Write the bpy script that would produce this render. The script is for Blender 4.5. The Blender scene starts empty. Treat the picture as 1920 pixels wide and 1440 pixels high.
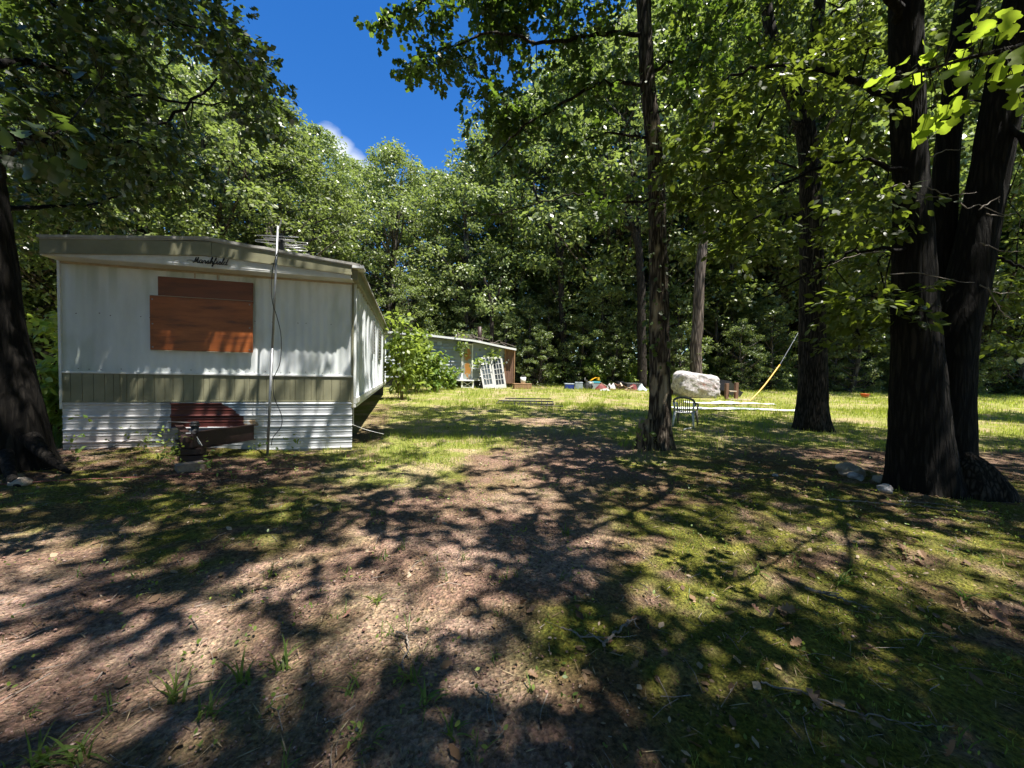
import bpy, math, random
import numpy as np
from mathutils import Vector, Matrix

S = bpy.context.scene
COL = S.collection
rng = np.random.default_rng(7)
random.seed(7)
PI = math.pi

# ------------------------------------------------------------------ camera
FPX = 721.0                       # focal length in photo pixels (1920 wide)
PITCH, ROLL = math.radians(1.95), math.radians(1.2)
CAM = np.array([0.0, 0.0, 1.55])
FW = np.array([0, math.cos(PITCH), -math.sin(PITCH)])
_r = np.array([1.0, 0, 0]); _u = np.array([0, math.sin(PITCH), math.cos(PITCH)])
RT = _r * math.cos(ROLL) + _u * math.sin(ROLL)
UP = -_r * math.sin(ROLL) + _u * math.cos(ROLL)
cd = bpy.data.cameras.new('camera'); cam = bpy.data.objects.new('camera', cd); COL.objects.link(cam)
cam.matrix_world = Matrix(((RT[0], UP[0], -FW[0], CAM[0]), (RT[1], UP[1], -FW[1], CAM[1]),
                           (RT[2], UP[2], -FW[2], CAM[2]), (0, 0, 0, 1)))
cd.sensor_width = 36; cd.lens = 36 * FPX / 1920; cd.clip_end = 1000; cd.clip_start = 0.02
S.camera = cam

# ------------------------------------------------------------------ light
SUN = np.array([0.29, -0.205, 1.0]); SUNN = SUN / np.linalg.norm(SUN)
EXPOSURE = 1.5
w = bpy.data.worlds.new('World'); S.world = w; w.use_nodes = True
nt = w.node_tree; nt.nodes.clear()
out = nt.nodes.new('ShaderNodeOutputWorld'); bg = nt.nodes.new('ShaderNodeBackground')
sky = nt.nodes.new('ShaderNodeTexSky'); sky.sky_type = 'NISHITA'; sky.sun_disc = False
sky.sun_elevation = math.asin(SUNN[2]); sky.sun_rotation = math.atan2(SUN[0], SUN[1])
sky.air_density = 1.0; sky.dust_density = 0.0; sky.ozone_density = 3.0; sky.altitude = 900
bg.inputs['Strength'].default_value = 0.05
tc = nt.nodes.new('ShaderNodeTexCoord')
hs = nt.nodes.new('ShaderNodeHueSaturation'); hs.inputs['Hue'].default_value = .508; hs.inputs['Saturation'].default_value = 1.33; hs.inputs['Value'].default_value = 1.6
nt.links.new(sky.outputs[0], hs.inputs['Color'])
# a few thin fair-weather clouds low in the sky
mp = nt.nodes.new('ShaderNodeMapping'); mp.inputs['Scale'].default_value = (1.0, 1.0, 2.2)
no = nt.nodes.new('ShaderNodeTexNoise'); no.inputs['Scale'].default_value = 7; no.inputs['Detail'].default_value = 8; no.inputs['Roughness'].default_value = .6
nt.links.new(tc.outputs['Generated'], mp.inputs['Vector']); nt.links.new(mp.outputs[0], no.inputs['Vector'])
def cloud_blob(direction, width):
    d = nt.nodes.new('ShaderNodeVectorMath'); d.operation = 'DISTANCE'
    n = np.array(direction) / np.linalg.norm(direction); d.inputs[1].default_value = tuple(n)
    nt.links.new(tc.outputs['Generated'], d.inputs[0])
    m = nt.nodes.new('ShaderNodeMapRange'); m.inputs['From Min'].default_value = width; m.inputs['From Max'].default_value = 0
    m.inputs['To Min'].default_value = 0; m.inputs['To Max'].default_value = 1
    nt.links.new(d.outputs['Value'], m.inputs['Value']); return m.outputs[0]
def wmath(op, a, b):
    m = nt.nodes.new('ShaderNodeMath'); m.operation = op
    for i, v in enumerate((a, b)):
        if isinstance(v, (int, float)): m.inputs[i].default_value = v
        else: nt.links.new(v, m.inputs[i])
    return m.outputs[0]
def cdir(px, py):
    return ((px - 960) * RT + (720 - py) * UP + FPX * FW) / FPX
blob = None
for px_, py_, w_ in ((620, 266, .042), (642, 284, .045), (664, 303, .045), (684, 322, .04)):
    b_ = cloud_blob(cdir(px_, py_), w_)
    blob = b_ if blob is None else wmath('MAXIMUM', blob, b_)
cl = wmath('ADD', wmath('MULTIPLY', blob, 1.3), wmath('MULTIPLY', no.outputs['Fac'], 1.5))
cr = nt.nodes.new('ShaderNodeMapRange'); cr.inputs['From Min'].default_value = 1.12; cr.inputs['From Max'].default_value = 1.95
nt.links.new(cl, cr.inputs['Value'])
mx = nt.nodes.new('ShaderNodeMixRGB'); nt.links.new(cr.outputs[0], mx.inputs['Fac']); nt.links.new(hs.outputs[0], mx.inputs['Color1'])
mx.inputs['Color2'].default_value = (7.5, 8.0, 8.8, 1)
nt.links.new(mx.outputs[0], bg.inputs['Color']); nt.links.new(bg.outputs[0], out.inputs[0])

sd = bpy.data.lights.new('sun', 'SUN'); so = bpy.data.objects.new('sun', sd); COL.objects.link(so)
sd.energy = 5.0; sd.angle = math.radians(0.53); sd.color = (1.0, 0.95, 0.87)
so.rotation_euler = Vector(tuple(-SUNN)).to_track_quat('-Z', 'Y').to_euler(); so.location = (5, -5, 30)
S.view_settings.view_transform = 'Standard'; S.view_settings.look = 'None'
S.view_settings.exposure = EXPOSURE; S.view_settings.gamma = 1.0; S.view_settings.use_curve_mapping = False
S.render.engine = 'CYCLES'
cy = S.cycles
cy.max_bounces = 6; cy.diffuse_bounces = 3; cy.glossy_bounces = 2; cy.transmission_bounces = 4; cy.transparent_max_bounces = 6
cy.use_denoising = True; cy.sample_clamp_indirect = 4.0; cy.caustics_reflective = False; cy.caustics_refractive = False

# ------------------------------------------------------------------ terrain helpers
_T = rng.random((64, 64))
def vnoise(x, y):
    x = np.asarray(x, float); y = np.asarray(y, float)
    xi = np.floor(x).astype(int); yi = np.floor(y).astype(int); fx = x - xi; fy = y - yi
    fx = fx * fx * (3 - 2 * fx); fy = fy * fy * (3 - 2 * fy)
    a = _T[xi & 63, yi & 63]; b = _T[(xi + 1) & 63, yi & 63]; c = _T[xi & 63, (yi + 1) & 63]; d = _T[(xi + 1) & 63, (yi + 1) & 63]
    return (a * (1 - fx) + b * fx) * (1 - fy) + (c * (1 - fx) + d * fx) * fy
def fbm(x, y, o=4):
    s = 0; a = .5; t = 0
    for i in range(o):
        s = s + a * vnoise(np.asarray(x) * 2 ** i + 17.3 * i, np.asarray(y) * 2 ** i + 5.1 * i); t += a; a *= .5
    return s / t
def sst(a, b, x):
    t = np.clip((np.asarray(x, float) - a) / (b - a), 0, 1); return t * t * (3 - 2 * t)
def tz0(x, y):
    x = np.asarray(x, float); y = np.asarray(y, float)
    return .03 * np.clip(y - 9, 0, 21) + .012 * np.clip(y - 30, 0, 60) + .16 * sst(3, 7, -x) * sst(16, 7, y)
def tz(x, y):
    x = np.asarray(x, float); y = np.asarray(y, float)
    return tz0(x, y) + .10 * (fbm(x * .55 + 9, y * .55 + 3, 4) - .5) + .012 * (vnoise(x * 7, y * 7) - .5)
def at(px, py, depth):
    d = (px - 960) / FPX * RT + (720 - py) / FPX * UP + FW
    return CAM + d * (depth / d[1])
def gpt(x, y): return np.array([x, y, float(tz(x, y))])
def gp(px, py):
    d = (px - 960) / FPX * RT + (720 - py) / FPX * UP + FW; t = 1.0
    for _ in range(60):
        p = CAM + d * t; t += (p[2] - float(tz0(p[0], p[1]))) * .7 / max(.02, -d[2] + .03)
    return CAM + d * t
def project(P):
    q = np.atleast_2d(P) - CAM; z = q @ FW
    zz = np.where(np.abs(z) < .05, .05, z)
    return 960 + FPX * (q @ RT) / zz, 720 - FPX * (q @ UP) / zz, z

# ------------------------------------------------------------------ mesh helpers
class MB:
    def __init__(s): s.v = []; s.f = []; s.n = 0
    def add(s, v, f):
        v = np.asarray(v, float); s.v.append(v)
        s.f += [tuple(i + s.n for i in q) for q in f]; s.n += len(v)
    def box(s, c, size, M=None, jit=0):
        c = np.asarray(c, float); h = np.asarray(size, float) / 2
        v = np.array([[x, y, z] for x in (-1, 1) for y in (-1, 1) for z in (-1, 1)]) * h
        if jit: v = v + rng.normal(0, jit, v.shape)
        if M is not None: v = v @ np.asarray(M).T
        s.add(v + c, [(0, 1, 3, 2), (4, 6, 7, 5), (0, 4, 5, 1), (2, 3, 7, 6), (0, 2, 6, 4), (1, 5, 7, 3)])
    def tube(s, pts, rad, n=6, cap=True, disp=None):
        pts = np.asarray(pts, float); m = len(pts)
        rad = np.broadcast_to(np.asarray(rad, float), (m,))
        T = np.gradient(pts, axis=0); T /= np.linalg.norm(T, axis=1)[:, None] + 1e-9
        ref = np.array([0, 0, 1.0]) if abs(T[0][2]) < .9 else np.array([1.0, 0, 0])
        x = np.cross(T[0], ref); x /= np.linalg.norm(x); V = []
        an = np.arange(n) * 2 * PI / n; ca, sa = np.cos(an), np.sin(an)
        for i in range(m):
            x = x - T[i] * np.dot(x, T[i]); x /= np.linalg.norm(x) + 1e-9; y = np.cross(T[i], x)
            r = rad[i] if disp is None else rad[i] * disp[i]
            V.append(pts[i] + (np.outer(ca * r, x) + np.outer(sa * r, y)))
        F = []
        for i in range(m - 1):
            for j in range(n):
                k = (j + 1) % n; F.append((i * n + j, i * n + k, (i + 1) * n + k, (i + 1) * n + j))
        if cap: F.append(tuple(range(n))[::-1]); F.append(tuple((m - 1) * n + j for j in range(n)))
        s.add(np.concatenate(V), F)
    def cyl(s, a, b, r, n=12, r2=None): s.tube([a, b], [r, r if r2 is None else r2], n)
    def grid(s, P):                       # P: (m,k,3)
        m, k = P.shape[:2]; F = [(i * k + j, i * k + j + 1, (i + 1) * k + j + 1, (i + 1) * k + j) for i in range(m - 1) for j in range(k - 1)]
        s.add(P.reshape(-1, 3), F)
    def build(s, name, mat, parent=None, smooth=False, bevel=0):
        me = bpy.data.meshes.new(name)
        me.from_pydata(np.concatenate(s.v).tolist(), [], s.f); 
        return link(name, me, mat, parent, smooth, bevel)
def link(name, me, mat, parent=None, smooth=False, bevel=0):
    o = bpy.data.objects.new(name, me); COL.objects.link(o)
    if mat is not None and not me.materials: me.materials.append(mat)
    if smooth: me.polygons.foreach_set('use_smooth', np.ones(len(me.polygons), bool))
    if parent is not None: o.parent = parent
    if bevel:
        b = o.modifiers.new('bevel', 'BEVEL'); b.width = bevel; b.segments = 2; b.limit_method = 'ANGLE'
    me.update(); return o
def np_mesh(name, V, F, mat, parent=None, smooth=False):
    me = bpy.data.meshes.new(name); V = np.asarray(V, np.float32); F = np.asarray(F, np.int32); k = F.shape[1]
    me.vertices.add(len(V)); me.vertices.foreach_set('co', V.ravel())
    me.loops.add(F.size); me.loops.foreach_set('vertex_index', F.ravel())
    me.polygons.add(len(F)); me.polygons.foreach_set('loop_start', np.arange(0, F.size, k, dtype=np.int32))
    me.polygons.foreach_set('loop_total', np.full(len(F), k, np.int32))
    me.update(calc_edges=True)
    return link(name, me, mat, parent, smooth)
def col_attr(me, C):
    a = me.color_attributes.new('Col', 'FLOAT_COLOR', 'POINT')
    a.data.foreach_set('color', np.c_[C, np.ones(len(C))].astype(np.float32).ravel())
def tag(o, label=None, cat=None, group=None, kind=None):
    if label: o['label'] = label
    if cat: o['category'] = cat; o['kind'] = kind or 'thing'
    if group: o['group'] = group
    if kind: o['kind'] = kind
    return o
def thing(name, label, cat, loc=(0, 0, 0), rz=0, group=None):
    o = bpy.data.objects.new(name, None); COL.objects.link(o); o.empty_display_size = .2
    o.location = tuple(loc); o.rotation_euler = (0, 0, rz)
    return tag(o, label, cat, group)
def dup(root, loc, rz, sc=1.0, label=None, group=None, cat=None):
    r = root.copy(); COL.objects.link(r); r.location = tuple(loc); r.rotation_euler = (0, 0, rz)
    r.scale = (sc, sc, sc) if np.isscalar(sc) else tuple(sc)
    if label: r['label'] = label
    if group: r['group'] = group
    if cat: r['category'] = cat
    for ch in list(root.children):
        c = ch.copy(); COL.objects.link(c); c.parent = r
        for g in ch.children:
            d = g.copy(); COL.objects.link(d); d.parent = c
    return r

# ------------------------------------------------------------------ materials
def newmat(name):
    m = bpy.data.materials.new(name); m.use_nodes = True; t = m.node_tree; t.nodes.clear()
    return m, t, t.nodes.new('ShaderNodeOutputMaterial')
def N(t, kind, **kw):
    n = t.nodes.new(kind)
    for k, v in kw.items():
        if hasattr(n, k) and not k[0].isupper(): setattr(n, k, v)
        else: n.inputs[k.replace('_', ' ')].default_value = v
    return n
def ramp(t, fac, stops):
    r = t.nodes.new('ShaderNodeValToRGB'); e = r.color_ramp.elements
    while len(e) < len(stops): e.new(.5)
    for i, (p, c) in enumerate(stops): e[i].position = p; e[i].color = (*c, 1)
    t.links.new(fac, r.inputs[0]); return r.outputs[0]
def surf(name, c1, c2, scale=6, rough=.6, bump=.0, stretch=(1, 1, 1), metal=0, detail=6, bscale=None, attr=False, spec=.5, c3=None):
    m, t, o = newmat(name); L = t.links.new
    p = N(t, 'ShaderNodeBsdfPrincipled', Roughness=rough, Metallic=metal); p.inputs['Specular IOR Level'].default_value = spec
    co = N(t, 'ShaderNodeTexCoord'); mp = N(t, 'ShaderNodeMapping'); mp.inputs['Scale'].default_value = stretch
    L(co.outputs['Object'], mp.inputs['Vector'])
    no = N(t, 'ShaderNodeTexNoise', Scale=scale, Detail=detail, Roughness=.65); L(mp.outputs[0], no.inputs['Vector'])
    st = [(.3, c1), (.7, c2)] if c3 is None else [(.28, c1), (.52, c2), (.72, c3)]
    c = ramp(t, no.outputs['Fac'], st)
    if attr:
        a = N(t, 'ShaderNodeAttribute', attribute_name='Col'); x = N(t, 'ShaderNodeMixRGB', blend_type='MULTIPLY'); x.inputs[0].default_value = 1
        L(a.outputs['Color'], x.inputs[1]); L(c, x.inputs[2]); c = x.outputs[0]
    L(c, p.inputs['Base Color'])
    if bump:
        n2 = N(t, 'ShaderNodeTexNoise', Scale=bscale or scale * 4, Detail=6); L(mp.outputs[0], n2.inputs['Vector'])
        b = N(t, 'ShaderNodeBump', Strength=bump, Distance=.02); L(n2.outputs['Fac'], b.inputs['Height']); L(b.outputs[0], p.inputs['Normal'])
    L(p.outputs[0], o.inputs[0]); return m
def leafmat(name, stops, trans, tf=.35, rough=.42, spec=.5):
    m, t, o = newmat(name); L = t.links.new
    g = N(t, 'ShaderNodeNewGeometry'); c = ramp(t, g.outputs['Random Per Island'], stops)
    oi = N(t, 'ShaderNodeObjectInfo')
    h = N(t, 'ShaderNodeHueSaturation'); L(c, h.inputs['Color'])
    mr = N(t, 'ShaderNodeMapRange'); mr.inputs['To Min'].default_value = .75; mr.inputs['To Max'].default_value = 1.3
    L(oi.outputs['Random'], mr.inputs['Value']); L(mr.outputs[0], h.inputs['Value'])
    m3 = N(t, 'ShaderNodeMath', operation='MULTIPLY'); m3.inputs[1].default_value = 7.31; L(oi.outputs['Random'], m3.inputs[0]); m4 = N(t, 'ShaderNodeMath', operation='FRACT'); L(m3.outputs[0], m4.inputs[0])
    m5 = N(t, 'ShaderNodeMapRange'); m5.inputs['To Min'].default_value = .475; m5.inputs['To Max'].default_value = .515; L(m4.outputs[0], m5.inputs['Value']); L(m5.outputs[0], h.inputs['Hue'])
    p = N(t, 'ShaderNodeBsdfPrincipled', Roughness=rough); p.inputs['Specular IOR Level'].default_value = spec; L(h.outputs[0], p.inputs['Base Color'])
    tr = N(t, 'ShaderNodeBsdfTranslucent'); tr.inputs['Color'].default_value = (*trans, 1)
    x = N(t, 'ShaderNodeMixShader'); x.inputs[0].default_value = tf
    L(p.outputs[0], x.inputs[1]); L(tr.outputs[0], x.inputs[2]); L(x.outputs[0], o.inputs[0]); return m
def barkmat(name, c1, c2, c3, vs=14, bare=False):
    m, t, o = newmat(name); L = t.links.new
    p = N(t, 'ShaderNodeBsdfPrincipled', Roughness=.9); p.inputs['Specular IOR Level'].default_value = .2
    co = N(t, 'ShaderNodeTexCoord'); mp = N(t, 'ShaderNodeMapping'); mp.inputs['Scale'].default_value = (1, 1, .11); L(co.outputs['Object'], mp.inputs['Vector'])
    v = N(t, 'ShaderNodeTexVoronoi', Scale=vs); v.feature = 'DISTANCE_TO_EDGE'; n = N(t, 'ShaderNodeTexNoise', Scale=vs * .7, Detail=8, Roughness=.7)
    ws = N(t, 'ShaderNodeVectorMath', operation='ADD'); L(mp.outputs[0], n.inputs['Vector']); L(mp.outputs[0], ws.inputs[0])
    sc = N(t, 'ShaderNodeVectorMath', operation='SCALE'); sc.inputs['Scale'].default_value = .06; L(n.outputs['Color'], sc.inputs[0]); L(sc.outputs[0], ws.inputs[1]); L(ws.outputs[0], v.inputs['Vector'])
    mu = N(t, 'ShaderNodeMath', operation='MULTIPLY'); cl = N(t, 'ShaderNodeMapRange'); cl.inputs['From Max'].default_value = .25; L(v.outputs['Distance'], cl.inputs['Value'])
    L(cl.outputs[0], mu.inputs[0]); L(n.outputs['Fac'], mu.inputs[1])
    cc = ramp(t, mu.outputs[0], [(.08, c1), (.4, c2), (.75, c3)])
    if bare:
        a = N(t, 'ShaderNodeAttribute', attribute_name='Col'); x = N(t, 'ShaderNodeMixRGB'); L(a.outputs['Fac'], x.inputs[0]); L(cc, x.inputs[1])
        L(ramp(t, n.outputs['Fac'], [(.3, (.16, .11, .07)), (.5, (.36, .29, .2)), (.7, (.5, .42, .31))]), x.inputs[2]); cc = x.outputs[0]
    L(cc, p.inputs['Base Color'])
    b = N(t, 'ShaderNodeBump', Strength=.9, Distance=.03); L(mu.outputs[0], b.inputs['Height']); L(b.outputs[0], p.inputs['Normal'])
    L(p.outputs[0], o.inputs[0]); return m

M = {}
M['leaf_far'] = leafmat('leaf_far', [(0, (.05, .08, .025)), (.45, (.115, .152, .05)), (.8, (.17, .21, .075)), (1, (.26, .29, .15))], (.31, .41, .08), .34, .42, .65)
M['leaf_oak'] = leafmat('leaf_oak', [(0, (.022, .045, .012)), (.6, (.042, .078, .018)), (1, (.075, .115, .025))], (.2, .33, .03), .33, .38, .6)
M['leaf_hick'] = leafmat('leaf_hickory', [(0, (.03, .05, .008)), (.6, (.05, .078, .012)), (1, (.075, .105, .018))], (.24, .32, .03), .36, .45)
M['leaf_shaded'] = leafmat('leaf_shaded', [(0, (.014, .026, .008)), (.6, (.026, .045, .012)), (1, (.048, .072, .018))], (.16, .25, .03), .28, .36, .6)  # oak leaf colour darkened to stand in for canopy shade
M['leaf_big'] = leafmat('leaf_big', [(0, (.1, .16, .02)), (1, (.15, .22, .03))], (.4, .54, .04), .48, .6, .15)
M['leaf_bush'] = leafmat('leaf_bush', [(0, (.06, .115, .022)), (.6, (.11, .18, .035)), (1, (.19, .26, .06))], (.4, .52, .07), .42, .45)
M['leaf_under'] = leafmat('leaf_undergrowth', [(0, (.09, .135, .035)), (.7, (.15, .205, .05)), (1, (.23, .29, .075))], (.5, .64, .08), .46, .45)
M['grass'] = leafmat('grass_blades', [(0, (.10, .17, .025)), (.5, (.19, .26, .035)), (.78, (.31, .33, .07)), (1, (.48, .42, .19))], (.6, .68, .08), .46, .5, .3)
M['weed'] = leafmat('weed_blades', [(0, (.07, .13, .03)), (1, (.14, .2, .05))], (.3, .42, .05), .4, .45, .3)
M['litter'] = leafmat('dead_leaves', [(0, (.07, .04, .025)), (.4, (.15, .085, .05)), (.75, (.26, .165, .1)), (1, (.42, .33, .24))], (.2, .1, .05), .12, .6, .3)
M['bark'] = barkmat('bark_dark', (.010, .008, .006), (.042, .034, .027), (.10, .082, .068), 22)
M['bark_big'] = barkmat('bark_big', (.007, .006, .005), (.013, .011, .009), (.04, .034, .028), 19)
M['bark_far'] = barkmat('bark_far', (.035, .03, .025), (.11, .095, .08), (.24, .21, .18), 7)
M['bark_dead'] = barkmat('bark_decayed', (.025, .019, .014), (.10, .08, .06), (.26, .22, .17), 20, True)
M['bark_pale'] = barkmat('bark_pale', (.05, .038, .032), (.14, .11, .09), (.26, .21, .18), 8)
M['deadwood'] = surf('bare_wood', (.2, .14, .09), (.52, .42, .3), 9, .85, .4, (1, 1, .2))
M['twig'] = surf('twig', (.09, .07, .055), (.3, .26, .22), 14, .85)
M['white_metal'] = surf('white_siding', (.58, .62, .64), (.74, .78, .80), 1.6, .5, .04, (1, 1, .35), c3=(.64, .68, .69))
M['front_metal'] = surf('weathered_front', (.62, .66, .68), (.76, .80, .82), 1.6, .5, .04, (1, 1, .35), c3=(.68, .72, .73), attr=True)
M['trim_white'] = surf('white_trim', (.6, .61, .6), (.76, .77, .76), 5, .45)
M['olive'] = surf('olive_metal', (.19, .185, .115), (.27, .262, .17), 3, .5, .03)
M['paint'] = surf('painted_skirting', (.8, .8, .8), (1.05, 1.05, 1.05), 7, .48, .05, (1, 1, 3), attr=True)
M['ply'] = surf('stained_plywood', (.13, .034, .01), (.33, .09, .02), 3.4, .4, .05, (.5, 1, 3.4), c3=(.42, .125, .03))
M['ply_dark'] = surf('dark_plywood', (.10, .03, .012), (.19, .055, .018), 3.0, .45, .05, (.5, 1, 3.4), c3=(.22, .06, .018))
M['ply_edge'] = surf('weathered_edge', (.4, .32, .24), (.55, .46, .36), 10, .7)
M['rust'] = surf('rusty_steel', (.018, .008, .007), (.045, .02, .016), 5, .55, .15)
M['steel'] = surf('galvanised_steel', (.22, .23, .24), (.36, .37, .38), 9, .42, 0, metal=.6)
M['alu'] = surf('aluminium', (.5, .5, .5), (.65, .65, .65), 9, .35, 0, metal=.8)
M['black'] = surf('black_plastic', (.012, .012, .013), (.03, .03, .032), 8, .4)
M['letter'] = surf('black_letter', (.012, .012, .012), (.02, .02, .02), 8, .5)
M['roof'] = surf('roof_coating', (.25, .24, .22), (.5, .49, .46), 4, .7, .2)
M['concrete'] = surf('concrete_block', (.2, .15, .115), (.32, .25, .2), 12, .9, .4)
M['dark_metal'] = surf('dark_frame', (.02, .02, .022), (.06, .06, .06), 6, .6, .1)
M['glass'] = surf('window_glass', (.02, .025, .03), (.04, .05, .06), 3, .06, 0, spec=.8)
M['mirror_glass'] = surf('door_glass', (.05, .06, .07), (.1, .12, .13), 3, .03, 0, spec=1.0)
M['siding'] = surf('grey_lap_siding', (.26, .29, .30), (.36, .385, .39), 2, .6, .04)
M['old_wood'] = surf('weathered_wood', (.16, .085, .04), (.36, .22, .11), 4, .75, .2, (4, 4, .5))
M['green_wood'] = surf('rusted_door', (.25, .29, .25), (.33, .34, .26), 2.3, .6, .1, (1, 1, .8), c3=(.5, .22, .03))
M['door_paint'] = surf('worn_door_paint', (.36, .36, .34), (.5, .5, .48), 6, .6)
M['white_paint'] = surf('white_paint', (.66, .66, .64), (.8, .8, .79), 6, .5)
M['boulder'] = surf('white_boulder', (.17, .15, .15), (.38, .36, .36), 7, .9, 1.0, c3=(.7, .68, .68), bscale=14, detail=10)
M['stain_boulder'] = surf('stained_boulder', (.12, .105, .105), (.42, .39, .39), 9, .9, 1.0, c3=(.72, .7, .7), bscale=14, detail=10, attr=True)
M['plastic_white'] = surf('white_plastic', (.6, .6, .57), (.72, .72, .7), 6, .5)
M['plastic_shaded'] = surf('shaded_plastic', (.07, .065, .055), (.2, .19, .17), 6, .6)  # white plastic darkened to paint the shade on the chair's back
M['dull_white'] = surf('dull_white_plastic', (.25, .25, .24), (.42, .42, .4), 8, .6)
M['blue'] = surf('blue_plastic', (.01, .025, .16), (.015, .04, .24), 6, .4)
M['greyblue'] = surf('grey_plastic', (.3, .36, .4), (.42, .47, .5), 6, .5)
M['teal'] = surf('teal_plastic', (.05, .35, .42), (.1, .45, .52), 6, .4)
M['yellow'] = surf('yellow_plastic', (.5, .25, .012), (.62, .34, .02), 6, .4)
M['red'] = surf('red_cloth', (.10, .012, .012), (.18, .03, .025), 6, .7)
M['orange'] = surf('orange_plastic', (.7, .12, .02), (.8, .2, .04), 6, .5)
M['brown_wood'] = surf('brown_timber', (.1, .05, .03), (.2, .11, .07), 8, .8, .2, (4, 4, .6))
M['tan'] = surf('tan_rock', (.22, .17, .12), (.4, .34, .27), 8, .9, .5)
M['paleboard'] = surf('white_board', (.62, .64, .66), (.8, .82, .84), 2, .5, .1)
M['hose'] = surf('red_hose', (.09, .025, .018), (.18, .05, .032), 6, .5)
M['maroon'] = surf('maroon_wood', (.06, .02, .018), (.16, .06, .05), 6, .7, .2)
M['peb'] = leafmat('pebbles', [(0, (.17, .1, .07)), (.4, (.28, .175, .13)), (.8, (.37, .255, .2)), (1, (.46, .36, .3))], (.1, .1, .1), 0.0, .85, .2)

# ------------------------------------------------------------------ ground
def ground_masks(x, y):
    n1 = fbm(x * .9 + 3, y * .9 + 1, 4); n2 = fbm(x * 2.3 + 30, y * 2.3 + 11, 4); n3 = fbm(x * .35 + 50, y * .35 + 20, 3)
    # gravel drive: from lower left, curving up to the brown bare patch by the lawn
    cx = np.interp(y, [0, 2, 3, 4.5, 6.5, 9, 11.5, 14], [-1.9, -1.6, -1.0, -.2, .6, 1.2, 1.3, 1.6])
    hw = np.interp(y, [0, 2, 3, 4.5, 6.5, 9, 11.5, 13], [2.0, 1.9, 1.7, 1.6, 1.5, 1.2, 1.0, .1])
    gravel = sst(1.15, .7, np.abs(x - cx) / hw + (n1 - .5) * 1.0)
    gravel = np.maximum(gravel, sst(.75, .3, np.hypot(x + 4.2, (y - 2.2) * .8) / 2.4 + (n1 - .5) * .9))
    moss = sst(.38, .56, n1 * .75 + n2 * .25 + .22 * sst(.2, 1.4, x) * sst(6.5, 4, y) + .2 * sst(1.2, .2, np.abs(y - 3.9)) * sst(.9, 2.0, -x) - .12 * sst(6, 8, y)) * (1 - gravel * .8)
    lawn = sst(7.2, 9.4, y + (n1 - .5) * 3.4 + 3.2 * sst(.3, 1.2, -x) * sst(3.6, 2.6, -x) + .5 * sst(-.5, .5, x) - .8 * sst(2, 6, x))
    bare = sst(.8, .4, np.hypot((x - .9) / 2.0, (y - 11.2) / 1.2) + (n1 - .5) * .8)
    strip = sst(.45, .2, np.abs(((x + 3.0) * .964 + (y - 7.2) * .267) - .15) + (n2 - .5) * .5) * (y > 6.6) * (y < 15)
    lawn = lawn * (1 - bare * .9) * (1 - strip * .8) * (1 - .8 * gravel * sst(11, 9, y))
    lawn = lawn * sst(40, 33, y + (n3 - .5) * 6)
    return gravel, moss, lawn, n1, n2, n3
def axis(spec):
    o = [spec[0][0]]
    for a, b, s in spec:
        k = max(1, int(round((b - a) / s))); o += list(np.linspace(a, b, k + 1)[1:])
    return np.array(o)
xs = axis([(-150, -60, 15), (-60, -25, 2.5), (-25, -9, .5), (-9, 9, .07), (9, 25, .4), (25, 60, 1.5), (60, 150, 15)])
ys = axis([(-60, -10, 8), (-10, .6, .8), (.6, 8, .06), (8, 14, .12), (14, 36, .35), (36, 70, 2), (70, 300, 20)])
X, Y = np.meshgrid(xs, ys); Z = tz(X, Y)
near = sst(14, 6, Y) * sst(9.5, 7.5, np.abs(X))
Z = Z + near * (.045 * (fbm(X * 5, Y * 5, 3) - .5) + .012 * (vnoise(X * 19, Y * 19) - .5))
k = len(xs); m_ = len(ys)
idx = np.arange(k * m_).reshape(m_, k)
F = np.stack([idx[:-1, :-1], idx[:-1, 1:], idx[1:, 1:], idx[1:, :-1]], -1).reshape(-1, 4)
def mixc(a, b, f): return a * (1 - f[..., None]) + np.array(b) * f[..., None]
g_, m2_, l_, n1_, n2_, n3_ = ground_masks(X, Y)
fine = fbm(X * 11, Y * 11, 3)
Cc = np.zeros(X.shape + (3,)) + np.array([.135, .085, .058])
Cc = mixc(Cc, [.2, .135, .095], sst(.45, .65, n2_))
Cc = mixc(Cc, [.255, .165, .122], g_ * (.65 + .5 * (fine - .5)))
Cc = mixc(Cc, [.335, .235, .18], g_ * sst(.5, .7, n2_) * .7)
mf = np.clip(m2_ * (.3 + 1.3 * fine), 0, .95) * sst(.22, .45, fbm(X * 3.1 + 2, Y * 3.1 + 9, 3))
Cc = mixc(Cc, [.10, .108, .013], mf); Cc = mixc(Cc, [.165, .16, .027], mf * sst(.5, .7, fbm(X * 5 + 7, Y * 5, 3)))
Cc = mixc(Cc, [.12, .07, .045], .75 * sst(.53, .66, fbm(X * 2.2 + 19, Y * 2.2 + 4, 4)) * (1 - g_) * (1 - l_))
Cc = mixc(Cc, [.22, .24, .055], l_ * .88)
Cc = mixc(Cc, [.33, .26, .15], l_ * sst(.48, .62, n2_) * .85)
wood = sst(32, 36, Y + (n3_ - .5) * 6)
Cc = mixc(Cc, [.06, .05, .03], wood)
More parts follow.
